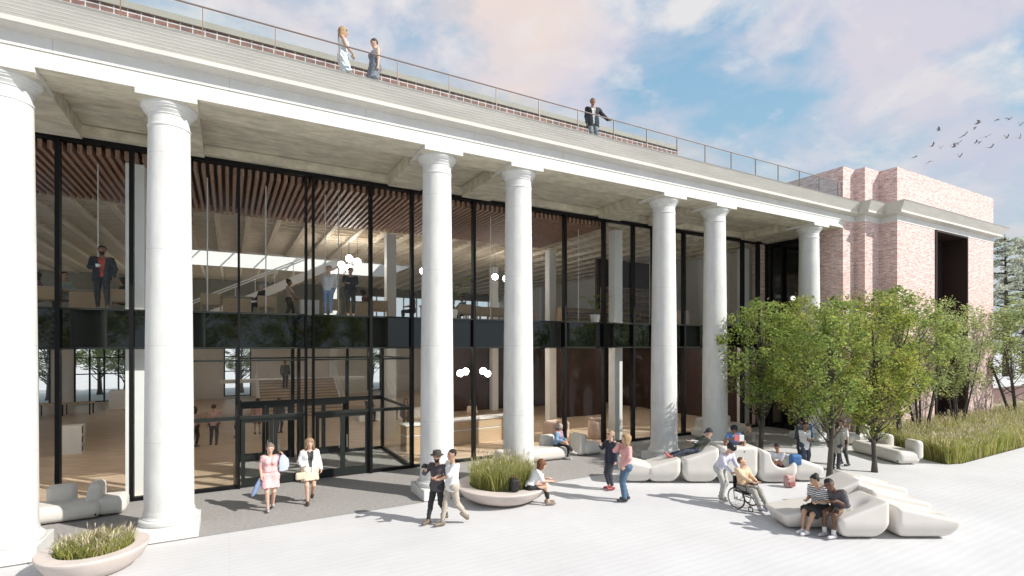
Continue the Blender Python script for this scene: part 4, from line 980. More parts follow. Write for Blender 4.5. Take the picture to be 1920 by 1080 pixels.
    # hair
    if hs != 'bald':
        F = Field([hd(0, 0, 0), hd(.12, -.1, -.34), hd(-.12, .12, .16), hd(0, -.26, .0), hd(0, .1, -.1)], .1, h * .85); e = {'short': .010, 'long': .022, 'bob': .028, 'bun': .014, 'curly': .040, 'pony': .014, 'crop': .004}.get(hs, .01)
        F.cap(hd(0, -.028, .042), hd(0, -.004, .034), .094 + e, .086 + e, .02)
        if hs in ('long', 'bob'):
            L_ = -.30 if hs == 'long' else -.13
            for s in (-1, 1): F.cap(hd(s * .06, -.05, .02), hd(s * .085, -.065, L_), .06, .045, .03); F.cap(hd(s * .086, .01, .02), hd(s * .094, .0, L_ * .7), .03, .028, .03)
            F.cap(hd(0, -.08, .0), hd(0, -.10, L_), .07, .05, .04)
        if hs == 'bun': F.cap(hd(0, -.09, .11), hd(0, -.10, .115), .05)
        if hs == 'pony': F.cap(hd(0, -.11, .05), hd(0, -.15, -.16), .035, .02)
        n = np.array(Hm @ Vector((0, .74, -.67))); q0 = hd(0, .052, .062 if hs != 'curly' else .05)
        if hs in ('long', 'bob', 'curly'):
            X, Y, Z = F.grid(); a = np.array(Hm @ Vector((1, 0, 0))); b_ = np.array(Hm @ Vector((0, 1, 0))); c_ = np.array(Hm @ Vector((0, 0, 1)))
            lx = (X - hc[0]) * a[0] + (Y - hc[1]) * a[1] + (Z - hc[2]) * a[2]; ly = (X - hc[0]) * b_[0] + (Y - hc[1]) * b_[1] + (Z - hc[2]) * b_[2]; lz = (X - hc[0]) * c_[0] + (Y - hc[1]) * c_[1] + (Z - hc[2]) * c_[2]
            F.F = np.maximum(F.F, -np.maximum(np.maximum(np.abs(lx) - .070, .035 - ly), lz - .070))
        else: F.cut(q0 - n * .012, n)
        garment('hair', F, paint(hair, .6, .25, 30, .4, 120), .006 if hs == 'curly' else .002)
    if beard:
        F = Field([hd(.1, .14, -.14), hd(-.1, -.1, .05)], .05, h * .8); F.cap(hd(0, .02, -.045), hd(0, .046, -.09), .072, .048, .02); n = np.array(Hm @ Vector((0, -.3, .95))); F.cut(hd(0, .0, -.038), n); n = np.array(Hm @ Vector((0, -1, 0))); F.cut(hd(0, .005, 0), n); garment('beard', F, paint(hair, .7, .2), 0)
    Hw = lambda mb: [setattr(mb, 'v', [tuple(hd(*p)) for p in mb.v])]
    if glasses:
        g = MB(); [g.ball((s * .036, .098, .018), (.030, .009, .021), 10) for s in (-1, 1)]; [g.tube([(s * .066, .088, .022), (s * .09, -.01, .025)], .005, 4) for s in (-1, 1)]; g.tube([(-.015, .103, .02), (.015, .103, .02)], .005, 4); Hw(g); g.build('sunglasses', paint((.01, .01, .01), .25), r)
    if hat:
        kind, col = hat; g = MB()
        if kind == 'brim': g.lathe([(.105, .055), (.168, .045), (.172, .052), (.108, .075), (.106, .14), (.085, .165), (.02, .158)], (0, -.018, .008), 24)
        elif kind == 'cap': g.lathe([(.108, .03), (.110, .05), (.104, .09), (.08, .13), (.04, .148), (.005, .15)], (0, -.018, .0), 22); g.add([(-.075, .07, .052), (.075, .07, .052), (.05, .175, .035), (-.05, .175, .035), (-.075, .07, .066), (.075, .07, .066), (.05, .175, .045), (-.05, .175, .045)], [(0, 3, 2, 1), (4, 5, 6, 7), (0, 1, 5, 4), (1, 2, 6, 5), (2, 3, 7, 6), (3, 0, 4, 7)])
        elif kind == 'helmet': g.loft([[(.118 * q * math.cos(a), -.02 + .145 * q * math.sin(a), .04 + z) for a in [2 * math.pi * i / 22 for i in range(22)]] for q, z in ((.96, .0), (1.02, .03), (.98, .07), (.78, .115), (.4, .14), (.03, .148))])
        Hw(g); g.build('hat' if kind == 'brim' else kind, paint(col, .35 if kind == 'helmet' else .8), r, True, 50)
    r['_j'] = 0; del r['_j']
    def Wp(n): return (Matrix.Translation(loc) @ Matrix.Rotation(R(face - 90), 4, 'Z') @ Matrix.Scale(H / 1.75, 4)) @ Vector(J[n])
    return r, Wp
def stripe_cloth(a, b_):
    m = mat('striped_cloth', a, .8); N, L, b = nodes(m); tc = N.new('ShaderNodeTexCoord'); w = N.new('ShaderNodeTexWave'); w.bands_direction = 'Z'; w.inputs['Scale'].default_value = 7.; w.inputs['Distortion'].default_value = .6
    L.new(tc.outputs['Object'], w.inputs[0]); rp = N.new('ShaderNodeValToRGB'); rp.color_ramp.interpolation = 'CONSTANT'; rp.color_ramp.elements[0].color = (*a, 1); rp.color_ramp.elements[1].color = (*b_, 1); rp.color_ramp.elements[1].position = .55
    L.new(w.outputs['Fac'], rp.inputs[0]); L.new(rp.outputs[0], b.inputs['Base Color']); return m
def cam_face(loc, off=0):
    """heading that looks along the line to the photographer, turned by off degrees"""
    return math.degrees(math.atan2(-loc[1], -loc[0])) + off
def seated(z, f=.46, dz=.0, w=.10): return dict(pelvis=(0, 0, z + .105), ankL=(-w, f, .09), ankR=(w, f, .09), wrL=(-.13, .30, z + .27), wrR=(.13, .30, z + .27), handL=(.2, 1, -.3), handR=(-.2, 1, -.3))
def bag(name, label, loc, rz, w, d, hgt, col, handle=True, strap=None, mix=None):
    r = empty(name, loc, rz, label, 'bag')
    sdf_obj('body', lambda X, Y, Z: rb(X, Y, Z, (0, 0, hgt / 2), (w / 2, d / 2, hgt / 2), min(d * .42, .07)), (-w / 2, -d / 2, 0), (w / 2, d / 2, hgt), .016, paint(col, .6) if not mix else mat('patterned_cloth', col, .8, col2=mix, vscale=18, detail=2), r)
    if handle: p = MB(); p.tube([(-w * .25, 0, hgt - .01), (-w * .2, 0, hgt + .08), (w * .2, 0, hgt + .08), (w * .25, 0, hgt - .01)], .008, 6); p.build('handle', paint(strap or col, .6), r)
    p = MB(); p.rbox(-w * .36, w * .36, -d / 2 - .035, -d / 2 + .02, hgt * .12, hgt * .5, .012); p.build('pocket', paint(tuple(c * .8 for c in col), .6), r)
    return r

# two women walking out of the entrance
L1 = (.94, 14.81, 0); F1 = cam_face(L1, 4)
_, w1 = person('woman in a short pale pink dress carrying a blue jacket over her shoulder', L1, F1, SK1, (.20, .15, .13), 'bun', True, 1.70, ankL=(-.07, -.10, .10), ankR=(.07, .16, .09), footL=18, top=(.72, .45, .45), sl=.95, hem=.08, skirt=(.74, .46, .46), skl=.34, shoe=(.42, .36, .40), wrL=(-.30, .10, 1.44), poleL=(-1, .3, -1), handL=(.2, 0, 1), wrR=(.22, .12, .95), hpitch=10)
def drape(name, label, pts, wid, th, col, cat='jacket'):
    g = MB(); rings = []
    for i, (p, wv) in enumerate(zip(pts, wid)):
        p = Vector(p); q = Vector(wv); n = Vector((q.y, -q.x, 0)).normalized() if Vector((q.x, q.y, 0)).length > 1e-4 else Vector((0, 1, 0)); t = n * th
        rings.append([p - q + t * .3, p - q * .4 + t, p + q * .4 + t * .7, p + q + t * .3, p + q - t * .3, p + q * .3 - t, p - q * .5 - t * .6, p - q - t * .3])
    g.loft(rings); return tag(g.build(name, paint(col), None, True, 60), label, cat)
p = w1('wrL'); drape('jacket', 'pale blue jacket hanging from the shoulder of the woman in pink', [p + Vector((.0, .0, .02)), p + Vector((.03, .0, -.10)), p + Vector((.04, .02, -.28)), p + Vector((.02, .03, -.40))], [(.04, 0, 0), (.11, .02, 0), (.12, .02, 0), (.10, .03, 0)], .035, (.50, .55, .75))
p = w1('wrR'); drape('denim_bag', 'blue denim bag swinging low beside the woman in pink', [p + Vector((-.02, .02, -.05)), p + Vector((-.08, .02, -.20)), p + Vector((-.16, .03, -.42)), p + Vector((-.18, .03, -.48))], [(.03, 0, 0), (.07, .02, .02), (.08, .02, .03), (.05, .02, .02)], .04, (.22, .30, .48), 'bag')
L1 = (1.92, 14.90, 0); F1 = cam_face(L1, 8)
_, w1 = person('woman with wavy fair hair in an open white blazer and beige skirt', L1, F1, SK1, (.33, .22, .13), 'bob', True, 1.74, ankL=(-.09, -.20, .15), ankR=(.07, .14, .09), footL=35, top=(.05, .05, .05), sl=0, hem=.06, jacket=(.80, .80, .80), skirt=(.62, .52, .40), skl=.30, shoe=(.10, .07, .05), wrR=(.20, .22, 1.06), handR=(-.3, 1, 0), wrL=(-.30, .02, .90), hroll=4)
p = w1('wrR'); bag('handbag', 'small beige handbag held by the woman in the white blazer', (p.x - .06, p.y - .06, p.z - .33), R(F1 - 90), .26, .10, .20, (.62, .55, .42), True, (.15, .1, .07))

# two men walking left by the third column
L1 = (4.44, 11.78, 0); F1 = cam_face(L1, -42)
_, w1 = person('man in a brimmed hat and dark grey shirt raising a camera', L1, F1, SK2, HK, 'short', False, 1.70, ankR=(.09, .24, .09), ankL=(-.07, -.26, .13), footL=30, top=(.085, .075, .085), sl=1.6, hem=-.16, bottom=(.03, .03, .033), leg=1.9, shoe=(.16, .12, .09), wrR=(.12, .30, 1.36), poleR=(.8, 0, -1), handR=(-.4, .5, .8), wrL=(-.29, -.02, .92), hat=('brim', (.06, .05, .045)), beard=True, hyaw=30)
p = w1('wrR'); g = empty('camera_held', (p.x - .02, p.y - .06, p.z + .10), R(F1 - 90), 'black camera held up by the man in the brimmed hat', 'camera')
q = MB(); q.rbox(-.075, .075, -.03, .03, -.05, .05, .012); q.build('body', paint((.015, .015, .015), .4), g); q = MB(); q.lathe([(.035, 0), (.038, .02), (.036, .08), (.03, .085)], (0, 0, 0), 16); o = q.build('lens', paint((.01, .01, .01), .25), g); o.rotation_euler = (R(-90), 0, 0); o.location = (0, .03, 0)
L1 = (4.68, 11.42, 0); F1 = cam_face(L1, -62)
person('man in a white t-shirt and beige trousers with his arm on a friend', L1, F1, SK2, HK, 'crop', False, 1.80, ankR=(.08, .22, .09), ankL=(-.08, -.36, .17), footL=40, top=(.80, .80, .81), sl=1., hem=-.14, bottom=(.46, .40, .34), leg=1.85, shoe=(.20, .16, .12), wrR=(.20, .34, 1.10), poleR=(.6, -.6, -1), handR=(-.3, 1, 0), wrL=(-.06, .36, 1.12), poleL=(-1, .2, -.6), handL=(.2, 1, 0), sockc=(.3, .25, .22))

# woman with sunglasses on the planter rim
L1 = (7.12, 11.86, 0); F1 = R(0)
_, w1 = person('woman in sunglasses, white t-shirt and black trousers sitting on the planter rim', L1, -25, SK1, HR, 'bob', True, 1.70, **{**seated(.42, .50), 'wrL': (-.02, .52, .72), 'wrR': (.16, .58, .68)}, lean=28, hpitch=-12, top=(.78, .78, .78), sl=.9, hem=-.06, bottom=(.022, .024, .024), leg=1.7, shoe=(.27, .22, .19), glasses=True, poleL=(-.4, -.6, -1), poleR=(.4, -.6, -1))
bag('backpack', 'black backpack with brown straps lying behind the woman on the planter rim', (6.62, 11.86, .44), R(75), .36, .24, .34, (.018, .018, .018), True, (.25, .10, .05))
# seated figure in denim
L1 = (10.95, 16.2, 0)
person('older person in a blue denim jacket and patterned scarf, legs crossed on a bench', L1, -62, SK1, HG, 'short', True, 1.70, **{**seated(.46, .42), 'ankR': (-.06, .62, .34), 'ankL': (-.05, .40, .09), 'footR': -10, 'kneeR': (.1, 1, .6)}, lean=8, hpitch=18, top=(.55, .22, .26), sl=0, jacket=(.22, .34, .50), bottom=(.02, .02, .025), shoe=(.75, .75, .75), glasses=False)
p = MB(); p.torus((0, 0, 0), .095, .05, 'z', 20, 8); o = p.build('scarf', mat('patterned_scarf', (.30, .28, .26), .9, col2=(.06, .06, .07), vscale=26, detail=1), None, True); o.location = (10.98, 16.15, 1.14); o.rotation_euler = (R(-15), R(8), 0); tag(o, 'grey patterned scarf round the neck of the bench sitter in denim', 'scarf')
# two women standing and pointing
L1 = (10.0, 11.95, 0)
person('woman with glasses in a navy jacket and grey jeans looking up left', L1, cam_face(L1, -52), SK1, (.42, .30, .18), 'short', True, 1.74, top=(.03, .03, .035), sl=0, hem=-.05, jacket=(.025, .03, .055), bottom=(.055, .06, .075), leg=1.8, shoe=(.30, .06, .06), ankL=(-.10, .02, .09), ankR=(.09, .0, .09), wrR=(.16, .26, 1.30), poleR=(1, -.2, -1), handR=(-.1, .3, 1), hpitch=-16, glasses=True, flare=.004)
L1 = (9.62, 10.85, 0)
person('woman in a pink blouse and blue jeans with a hand at her chin', L1, cam_face(L1, -68), SK1, HL, 'bob', True, 1.84, top=(.66, .36, .34), sl=1.85, hem=-.10, bottom=(.085, .145, .225), leg=1.9, shoe=(.03, .03, .035), ankL=(-.09, .08, .09), ankR=(.09, -.06, .09), wrR=(.05, .20, 1.46), poleR=(1, .2, -1), handR=(-.4, .2, .8), wrL=(-.22, .16, .98), poleL=(-1, -.6, 0), hpitch=-18, flare=.016)
# wheelchair pair
def wheelchair(loc, face, s=1.):
    r = empty('wheelchair', loc, R(face - 90), 'black wheelchair with spoked wheels on the open plaza', 'wheelchair', s=s)
    for sx in (-1, 1):
        q = MB(); q.torus((sx * .29, -.06, .30), .285, .018, 'x', 36, 6); w = q.build('wheel', M['rubber'], r, True)
        q = MB(); q.torus((sx * .30, -.06, .30), .262, .008, 'x', 36, 5); q.build('rim', M['steel'], w, True)
        q = MB(); q.tube([(sx * .27, -.06, .30), (sx * .31, -.06, .30)], .03, 10)
        for i in range(14): a = i * math.pi / 7; q.tube([(sx * .29, -.06, .30), (sx * .29, -.06 + .275 * math.cos(a), .30 + .275 * math.sin(a))], .0035, 4)
        q.build('spokes', M['steel'], w)
        q = MB(); q.torus((sx * .22, .36, .085), .07, .016, 'x', 18, 6); q.tube([(sx * .22, .36, .085), (sx * .22, .33, .24), (sx * .22, .28, .28)], .010, 6); q.build('caster', M['rubber'], r)
        q = MB(); q.tube([(sx * .23, -.30, .93), (sx * .23, -.22, .90), (sx * .23, -.20, .48), (sx * .23, -.18, .24), (sx * .23, .34, .26), (sx * .23, .38, .46), (sx * .23, -.19, .47)], .013, 7); q.tube([(sx * .25, -.2, .68), (sx * .25, .2, .68), (sx * .25, .26, .60), (sx * .25, .26, .46)], .013, 7); q.tube([(sx * .18, .36, .44), (sx * .15, .58, .12)], .012, 6); q.build('frame', M['rubber'], r)
        q = MB(); q.rbox(sx * .145 - .06, sx * .145 + .06, .50, .66, .095, .115, .006); q.build('footrest', M['steel'], r)
    q = MB(); q.rbox(-.22, .22, -.2, .28, .46, .51, .015); q.build('seat', M['rubber'], r); q = MB(); q.rbox(-.22, .22, -.24, -.20, .5, .88, .01); q.build('backrest', M['rubber'], r)
    q = MB(); q.tube([(-.23, .0, .25), (.23, .0, .46)], .010, 6); q.tube([(.23, .0, .25), (-.23, .0, .46)], .010, 6); q.build('cross_brace', M['steel'], r)
LW = (11.98, 8.86, 0); FW = cam_face(LW, 50)
wheelchair(LW, FW, .93)
fx, fy = math.cos(R(FW)), math.sin(R(FW))
person('smiling man in a peach shirt seated in the wheelchair', (LW[0], LW[1], 0), FW, SK1, HD, 'crop', False, 1.66, **{**seated(.50, .55), 'pelvis': (0, -.06, .59), 'ankL': (-.13, .58, .20), 'ankR': (.13, .60, .20), 'wrL': (-.08, .30, .80), 'wrR': (.10, .32, .80)}, lean=-6, hyaw=35, hpitch=-22, top=(.70, .50, .33), sl=1.7, hem=-.08, bottom=(.36, .35, .32), leg=1.85, shoe=(.45, .47, .52), flare=.015)
bag('bag', 'dark leather bag resting on the lap of the man in the wheelchair', (LW[0] + fx * .24, LW[1] + fy * .24, .66), R(FW), .26, .14, .10, (.10, .06, .05), False)
L1 = (LW[0] - fx * .62, LW[1] - fy * .62 + .16, 0)
person('helper in a black helmet and pale lilac top leaning over the wheelchair', L1, FW + 4, SK1, HK, 'short', False, 1.70, lean=30, pelvis=(0, -.05, .93), ankL=(-.10, -.10, .09), ankR=(.09, .08, .09), hpitch=16, top=(.62, .62, .74), sl=1.9, hem=-.06, bottom=(.48, .48, .45), leg=1.9, shoe=(.40, .38, .36), wrL=(-.20, .46, .92), wrR=(.20, .46, .92), handL=(0, 1, -.3), handR=(0, 1, -.3), hat=('helmet', (.012, .012, .013)), flare=.02)
# row of blocks: lying man, boy, man behind, boy with bags
L1 = (*at(6.12, 16.3), 0); RF = math.degrees(-YAW) + 180
person('man in a dark cap and green sweater lying back on the white blocks', L1, RF, SK1, HB, 'short', False, 1.72, pelvis=(0, .22, 1.00), lean=-38, ankL=(-.08, 1.05, .80), ankR=(.06, 1.08, .84), footL=30, footR=30, kneeL=(0, 0, 1), kneeR=(0, 0, 1), top=(.075, .08, .065), sl=1.9, hem=-.06, bottom=(.06, .07, .10), leg=1.9, shoe=(.42, .13, .12), wrL=(-.06, .40, 1.24), wrR=(.10, .42, 1.26), handL=(0, 1, 0), handR=(0, 1, 0), hat=('cap', (.04, .04, .055)), hpitch=38)
q = at(5.72, 16.2); o = empty('open_book', (q[0], q[1], 1.22), R(10), 'open book held by the lying man in the cap', 'book'); p = MB(); p.add([(-.16, -.11, .05), (0, -.11, 0), (0, .11, 0), (-.16, .11, .05), (-.16, -.11, .07), (0, -.11, .02), (0, .11, .02), (-.16, .11, .07)], [(0, 3, 2, 1), (4, 5, 6, 7), (0, 1, 5, 4), (2, 3, 7, 6), (3, 0, 4, 7)]); p.build('cover', paint((.08, .09, .09)), o); p = MB(); p.add([(.004, -.11, 0), (.16, -.11, .05), (.16, .11, .05), (.004, .11, 0), (.004, -.11, .02), (.16, -.11, .07), (.16, .11, .07), (.004, .11, .02)], [(0, 3, 2, 1), (4, 5, 6, 7), (0, 1, 5, 4), (1, 2, 6, 5), (2, 3, 7, 6)]); p.build('pages', paint((.6, .6, .58)), o)
L1 = (*at(7.10, 16.35), .95)
person('boy in a blue t-shirt reading on the tallest white block', L1, cam_face(L1, 8), SK3, HK, 'curly', False, 1.40, pelvis=(0, -.10, .20), ankL=(-.30, .40, .06), ankR=(.30, .42, .06), kneeL=(-.8, .3, 1), kneeR=(.8, .3, 1), footL=20, footR=20, lean=14, hpitch=22, top=(.13, .26, .50), sl=.9, hem=-.05, bottom=(.34, .27, .20), leg=1.1, shoe=(.07, .07, .09), wrL=(-.12, .30, .50), wrR=(.12, .30, .50), poleL=(-1, -.4, -.6), poleR=(1, -.4, -.6), handL=(.4, 1, .2), handR=(-.4, 1, .2))
q = at(7.12, 16.02); o = empty('open_book', (q[0], q[1], 1.30), R(-29), 'pale open book in the lap of the boy in blue', 'book'); p = MB(); p.rbox(-.15, -.004, -.02, .02, 0, .20, .006); p.build('cover', paint((.62, .16, .16)), o); p = MB(); p.rbox(.004, .15, -.02, .02, 0, .20, .006); p.build('pages', paint((.72, .74, .74)), o)
L1 = (*at(8.15, 17.35), 0)
person('man in a grey shirt standing behind the white blocks looking down', L1, RF + 8, SK2, HB, 'short', False, 1.66, lean=10, hpitch=20, top=(.20, .19, .165), sl=1.9, hem=-.2, bottom=(.10, .10, .10), wrL=(-.14, .36, 1.06), wrR=(.16, .34, 1.08), handL=(0, 1, 0), handR=(0, 1, 0))
L1 = (*at(8.40, 16.18), .0)
person('boy in a pale grey hoodie and maroon trousers curled in the scooped seat', L1, cam_face(L1, -18), SK3, HK, 'crop', False, 1.52, pelvis=(0, -.05, .56), ankL=(.16, .34, .58), ankR=(.24, .46, .56), kneeL=(-.5, .6, .8), kneeR=(.6, .5, .8), lean=4, hpitch=26, top=(.56, .58, .64), sl=1.95, hem=-.05, bottom=(.12, .035, .045), leg=1.9, shoe=(.25, .3, .42), wrL=(-.02, .26, .80), wrR=(.16, .26, .80), handL=(.3, 1, 0), handR=(-.3, 1, 0), footL=20, footR=20)
q = at(8.86, 15.98); bag('bag', 'bright blue bag beside the boy in the grey hoodie', (q[0], q[1], .56), -YAW, .34, .22, .34, (.06, .16, .38), False)
q = at(8.44, 15.55); bag('backpack', 'red patterned backpack standing on the ground before the scooped seat', (q[0], q[1], .0), -YAW + .2, .30, .22, .36, (.36, .13, .12), True, (.55, .5, .45), (.62, .50, .46))
# embracing couple
L1 = (*at(7.16, 11.86), .0)
person('woman in a striped top and dark skirt hugged on the front lounge block', L1, RF + 24, SK2, HK, 'bun', True, 1.66, **{**seated(.50, .50), 'ankL': (-.05, .56, .09), 'ankR': (.08, .52, .09)}, lean=16, hpitch=10, hyaw=-30, hroll=14, top=(.70, .70, .70), stripes=(.03, .035, .06), sl=.9, hem=-.05, skirt=(.030, .030, .030), skl=.40, shoe=(.78, .78, .78))
L1 = (*at(7.52, 11.66), .0)
person('man in a grey t-shirt and pale shorts hugging the woman in stripes', L1, RF + 26, SK4, HK, 'crop', False, 1.80, **{**seated(.50, .44), 'wrL': (-.16, .44, .84), 'wrR': (-.02, .46, .80)}, lean=36, hyaw=10, hroll=22, hpitch=-4, top=(.105, .10, .115), sl=.95, hem=-.07, bottom=(.36, .36, .32), leg=.98, shoe=(.50, .46, .50), sockc=(.75, .75, .75))
# standing group in front of the tree trunks
G_ = 'group standing among the tree trunks'
L1 = (17.75, 10.75, 0); person('woman in a long white shirt and jeans, nearest the left tree trunk', L1, cam_face(L1, 30), SK3, HK, 'pony', True, 1.58, top=(.74, .74, .74), sl=1.9, hem=-.24, bottom=(.07, .09, .14), wrR=(.05, .24, 1.2), wrL=(-.05, .22, 1.15), group=G_, h=.018)
L1 = (18.6, 11.35, 0); person('person in dark clothes behind the woman in the long white shirt', L1, cam_face(L1, -150), SK2, HK, 'short', False, 1.62, top=(.06, .08, .09), sl=1.9, bottom=(.04, .045, .05), group=G_, h=.018)
L1 = (19.25, 11.65, 0); person('man with his back turned in a blue denim shirt, middle of the standing group', L1, cam_face(L1, 170), SK2, HK, 'short', False, 1.60, top=(.09, .15, .26), sl=1.9, bottom=(.05, .06, .09), shoe=(.6, .6, .6), group=G_, h=.018)
L1 = (20.0, 12.1, 0); person('slim person in black trousers farthest back in the standing group', L1, cam_face(L1, -60), SK2, HK, 'long', True, 1.56, top=(.25, .24, .22), sl=1.9, bottom=(.03, .03, .035), group=G_, h=.018)
L1 = (18.35, 10.05, 0); person('man with his back turned in a long grey cardigan and dark trousers', L1, cam_face(L1, 160), SK3, HK, 'curly', False, 1.62, top=(.30, .29, .25), sl=1.9, hem=-.30, bottom=(.05, .05, .06), flare=.012, group=G_, h=.018)
L1 = (19.45, 10.40, 0); person('person in a white top and dark trousers leaning to the right of the group', L1, cam_face(L1, -40), SK2, HK, 'short', True, 1.60, top=(.74, .72, .73), sl=1., hem=-.06, bottom=(.05, .055, .06), lean=6, ankL=(-.28, .04, .09), ankR=(.04, 0, .09), group=G_, h=.018)
# people on the roof
L1 = (2.63, 14.0, 10.985); person('woman with long fair hair in a white dress on the roof', L1, -12, SK2, HL, 'long', True, 1.72, top=(.74, .74, .75), sl=0, hem=.06, skirt=(.74, .74, .76), skl=.42, wrR=(.22, .26, .98), group='people on the roof terrace')
L1 = (3.48, 14.05, 10.985); person('woman with short dark hair in a grey dress on the roof', L1, 195, SK1, HB, 'short', True, 1.68, top=(.20, .20, .23), sl=0, hem=.06, skirt=(.22, .22, .25), skl=.42, hpitch=24, group='people on the roof terrace')
L1 = (10.88, 13.95, 10.985); person('man in a black jacket with one hand on the roof handrail', L1, cam_face(L1, 20), SK3, HK, 'crop', False, 1.76, top=(.5, .5, .5), sl=0, jacket=(.02, .02, .024), bottom=(.22, .23, .25), wrR=(.22, .04, .90), wrL=(-.50, .12, 1.02), handL=(-1, .3, -.3), poleL=(-.4, -1, -.4), group='people on the roof terrace')
# upper floor
U = 'people on the upper floor'
def up_person(l, x, y, f, **k): return person(l, (x, y, Z2), f, group=U, h=.019, **k)
L1 = (-3.1, 17.98, Z2)
_, w1 = up_person('man in a dark suit and red shirt holding a white cup upstairs', -3.1, 17.98, cam_face(L1, -6), skin=SK3, hair=HK, hs='short', H=1.78, top=(.50, .09, .075), sl=0, hem=-.05, jacket=(.035, .042, .055), bottom=(.035, .038, .045), beard=True, wrR=(.06, .24, 1.16), poleR=(1, -.3, -1), handR=(-.6, .8, 0), wrL=(-.25, .10, .92), poleL=(-1, -.4, 0), ankL=(-.12, .05, .09))
p = w1('wrR'); o = empty('cup', (p.x - .0, p.y - .10, p.z - .02), 0, 'white cup in the hand of the man in the suit upstairs', 'cup'); q = MB(); q.lathe([(.025, 0), (.035, .01), (.045, .08), (.041, .08), (.032, .015)], (0, 0, 0), 16); q.build('bowl', M['white'], o, True, 40); q = MB(); q.torus((.052, 0, .045), .02, .006, 'y', 14, 5); q.build('handle', M['white'], o)
ST = seated(.46, .42)
up_person('seated reader in a pale green top at the leftmost upstairs desk', -4.55, 20.9, -35, skin=SK2, hair=HK, hs='crop', H=1.7, **ST, top=(.40, .52, .46), sl=.9, bottom=(.4, .38, .34), leg=1.2, hyaw=-20)
up_person('seated person in a dark jacket right of the suited man upstairs', -3.15, 21.5, 200, skin=SK2, hair=HB, hs='bob', H=1.68, **ST, top=(.06, .06, .07), sl=1.9, bottom=(.05, .05, .06))
up_person('person in purple seated at the far left edge upstairs', -5.25, 21.2, 20, skin=SK2, hair=HK, hs='long', H=1.66, **ST, top=(.16, .09, .18), sl=1.9, bottom=(.05, .05, .06))
up_person('man in a grey knitted cap and black coat seated at the desk under the skylight', 1.05, 20.95, 200, skin=SK1, hair=HG, hs='short', H=1.7, **ST, top=(.025, .025, .03), sl=1.9, bottom=(.04, .04, .05), hat=('cap', (.30, .31, .34)))
up_person('woman in a pink top walking past the white cabinet upstairs', 2.1, 22.3, -15, skin=SK3, hair=HK, hs='bun', female=True, H=1.66, top=(.50, .36, .33), sl=.9, bottom=(.07, .065, .06), ankL=(-.08, .2, .09), ankR=(.08, -.2, .12), wrL=(-.2, .3, 1.0), wrR=(.2, .3, 1.0))
L1 = (2.92, 18.0, Z2); up_person('young man in a white jumper and jeans gazing upward upstairs', 2.92, 18.0, cam_face(L1, -14), skin=SK1, hair=HR, hs='short', H=1.70, top=(.60, .60, .59), sl=1.9, hem=-.08, bottom=(.20, .28, .42), shoe=(.7, .7, .7), wrL=(-.16, -.14, .94), wrR=(.16, -.14, .94), hpitch=-18, lean=-3)
L1 = (3.63, 18.0, Z2); up_person('man in dark clothes with folded arms and a hand to his chin upstairs', 3.63, 18.0, cam_face(L1, 6), skin=SK2, hair=HK, hs='short', H=1.68, top=(.028, .026, .032), sl=1.8, hem=-.2, bottom=(.055, .055, .06), leg=1.8, shoe=(.5, .42, .36), wrL=(.06, .18, 1.18), poleL=(-1, .2, -.4), handL=(1, .1, 0), wrR=(.06, .16, 1.42), poleR=(1, .3, -1), handR=(-.3, .2, 1))
up_person('dark haired person bent over the desk right of the two standing friends', 5.0, 21.3, 190, skin=SK3, hair=HK, hs='curly', H=1.68, **ST, top=(.20, .08, .07), sl=1.9, bottom=(.05, .05, .06), lean=18)
up_person('bare armed person leaning at a desk left of the third column upstairs', 7.0, 21.6, 170, skin=SK2, hair=HK, hs='short', H=1.7, **ST, top=(.16, .08, .07), sl=.8, bottom=(.05, .05, .06))
up_person('person in blue seated by the potted plant upstairs', 9.55, 22.1, 185, skin=SK3, hair=HK, hs='crop', H=1.7, **ST, top=(.12, .20, .38), sl=1.9, bottom=(.05, .05, .07))
up_person('pale faced person opposite the sitter in blue upstairs', 8.95, 22.0, 0, skin=SK1, hair=HB, hs='bob', H=1.66, **ST, top=(.16, .15, .15), sl=1.9, bottom=(.05, .05, .07))
# lobby
B = 'people in the ground floor lobby'
def lo_person(l, x, y, f, **k): return person(l, (x, y, 0), f, group=B, h=.019, **k)
lo_person('person in dark clothes at the left edge of the lobby group', -1.30, 25.4, 60, skin=SK1, hair=HB, hs='bob', H=1.7, top=(.42, .28, .27), sl=.9, bottom=(.04, .04, .04))
lo_person('man in a pink shirt and dark trousers seen from behind in the lobby', -.58, 25.5, 80, skin=SK2, hair=HB, hs='short', H=1.75, top=(.52, .33, .31), sl=1.9, bottom=(.05, .05, .05), ankL=(-.14, .08, .09))
lo_person('person in black in the lobby behind the pink shirted man', .4, 27.0, 200, skin=SK2, hair=HK, hs='short', H=1.75, top=(.025, .025, .03), sl=1.9, bottom=(.03, .03, .03))
lo_person('person in red shorts and pale top walking through the lobby', 1.2, 27.5, 100, skin=SK2, hair=HB, hs='short', H=1.75, top=(.42, .22, .20), sl=.9, bottom=(.33, .10, .10), leg=.9, ankL=(-.08, .14, .09), ankR=(.08, -.16, .12))
lo_person('person in black beside the walker in red shorts', 2.15, 27.6, -70, skin=SK3, hair=HK, hs='crop', H=1.7, top=(.03, .03, .035), sl=1.9, bottom=(.03, .03, .035))
person('dark suited man standing partway up the wide staircase', (3.1, 35.4, 1.60), -80, SK3, HK, 'crop', False, 1.76, top=(.10, .10, .10), sl=1.9, hem=-.2, bottom=(.03, .03, .03), group=B, h=.02)
lo_person('man in a dark suit seated on the white plinth in the lobby', 7.0, 29.55, -70, skin=SK2, hair=HB, hs='crop', H=1.72, **seated(.56, .42), top=(.05, .05, .055), sl=1.9, bottom=(.04, .04, .045))
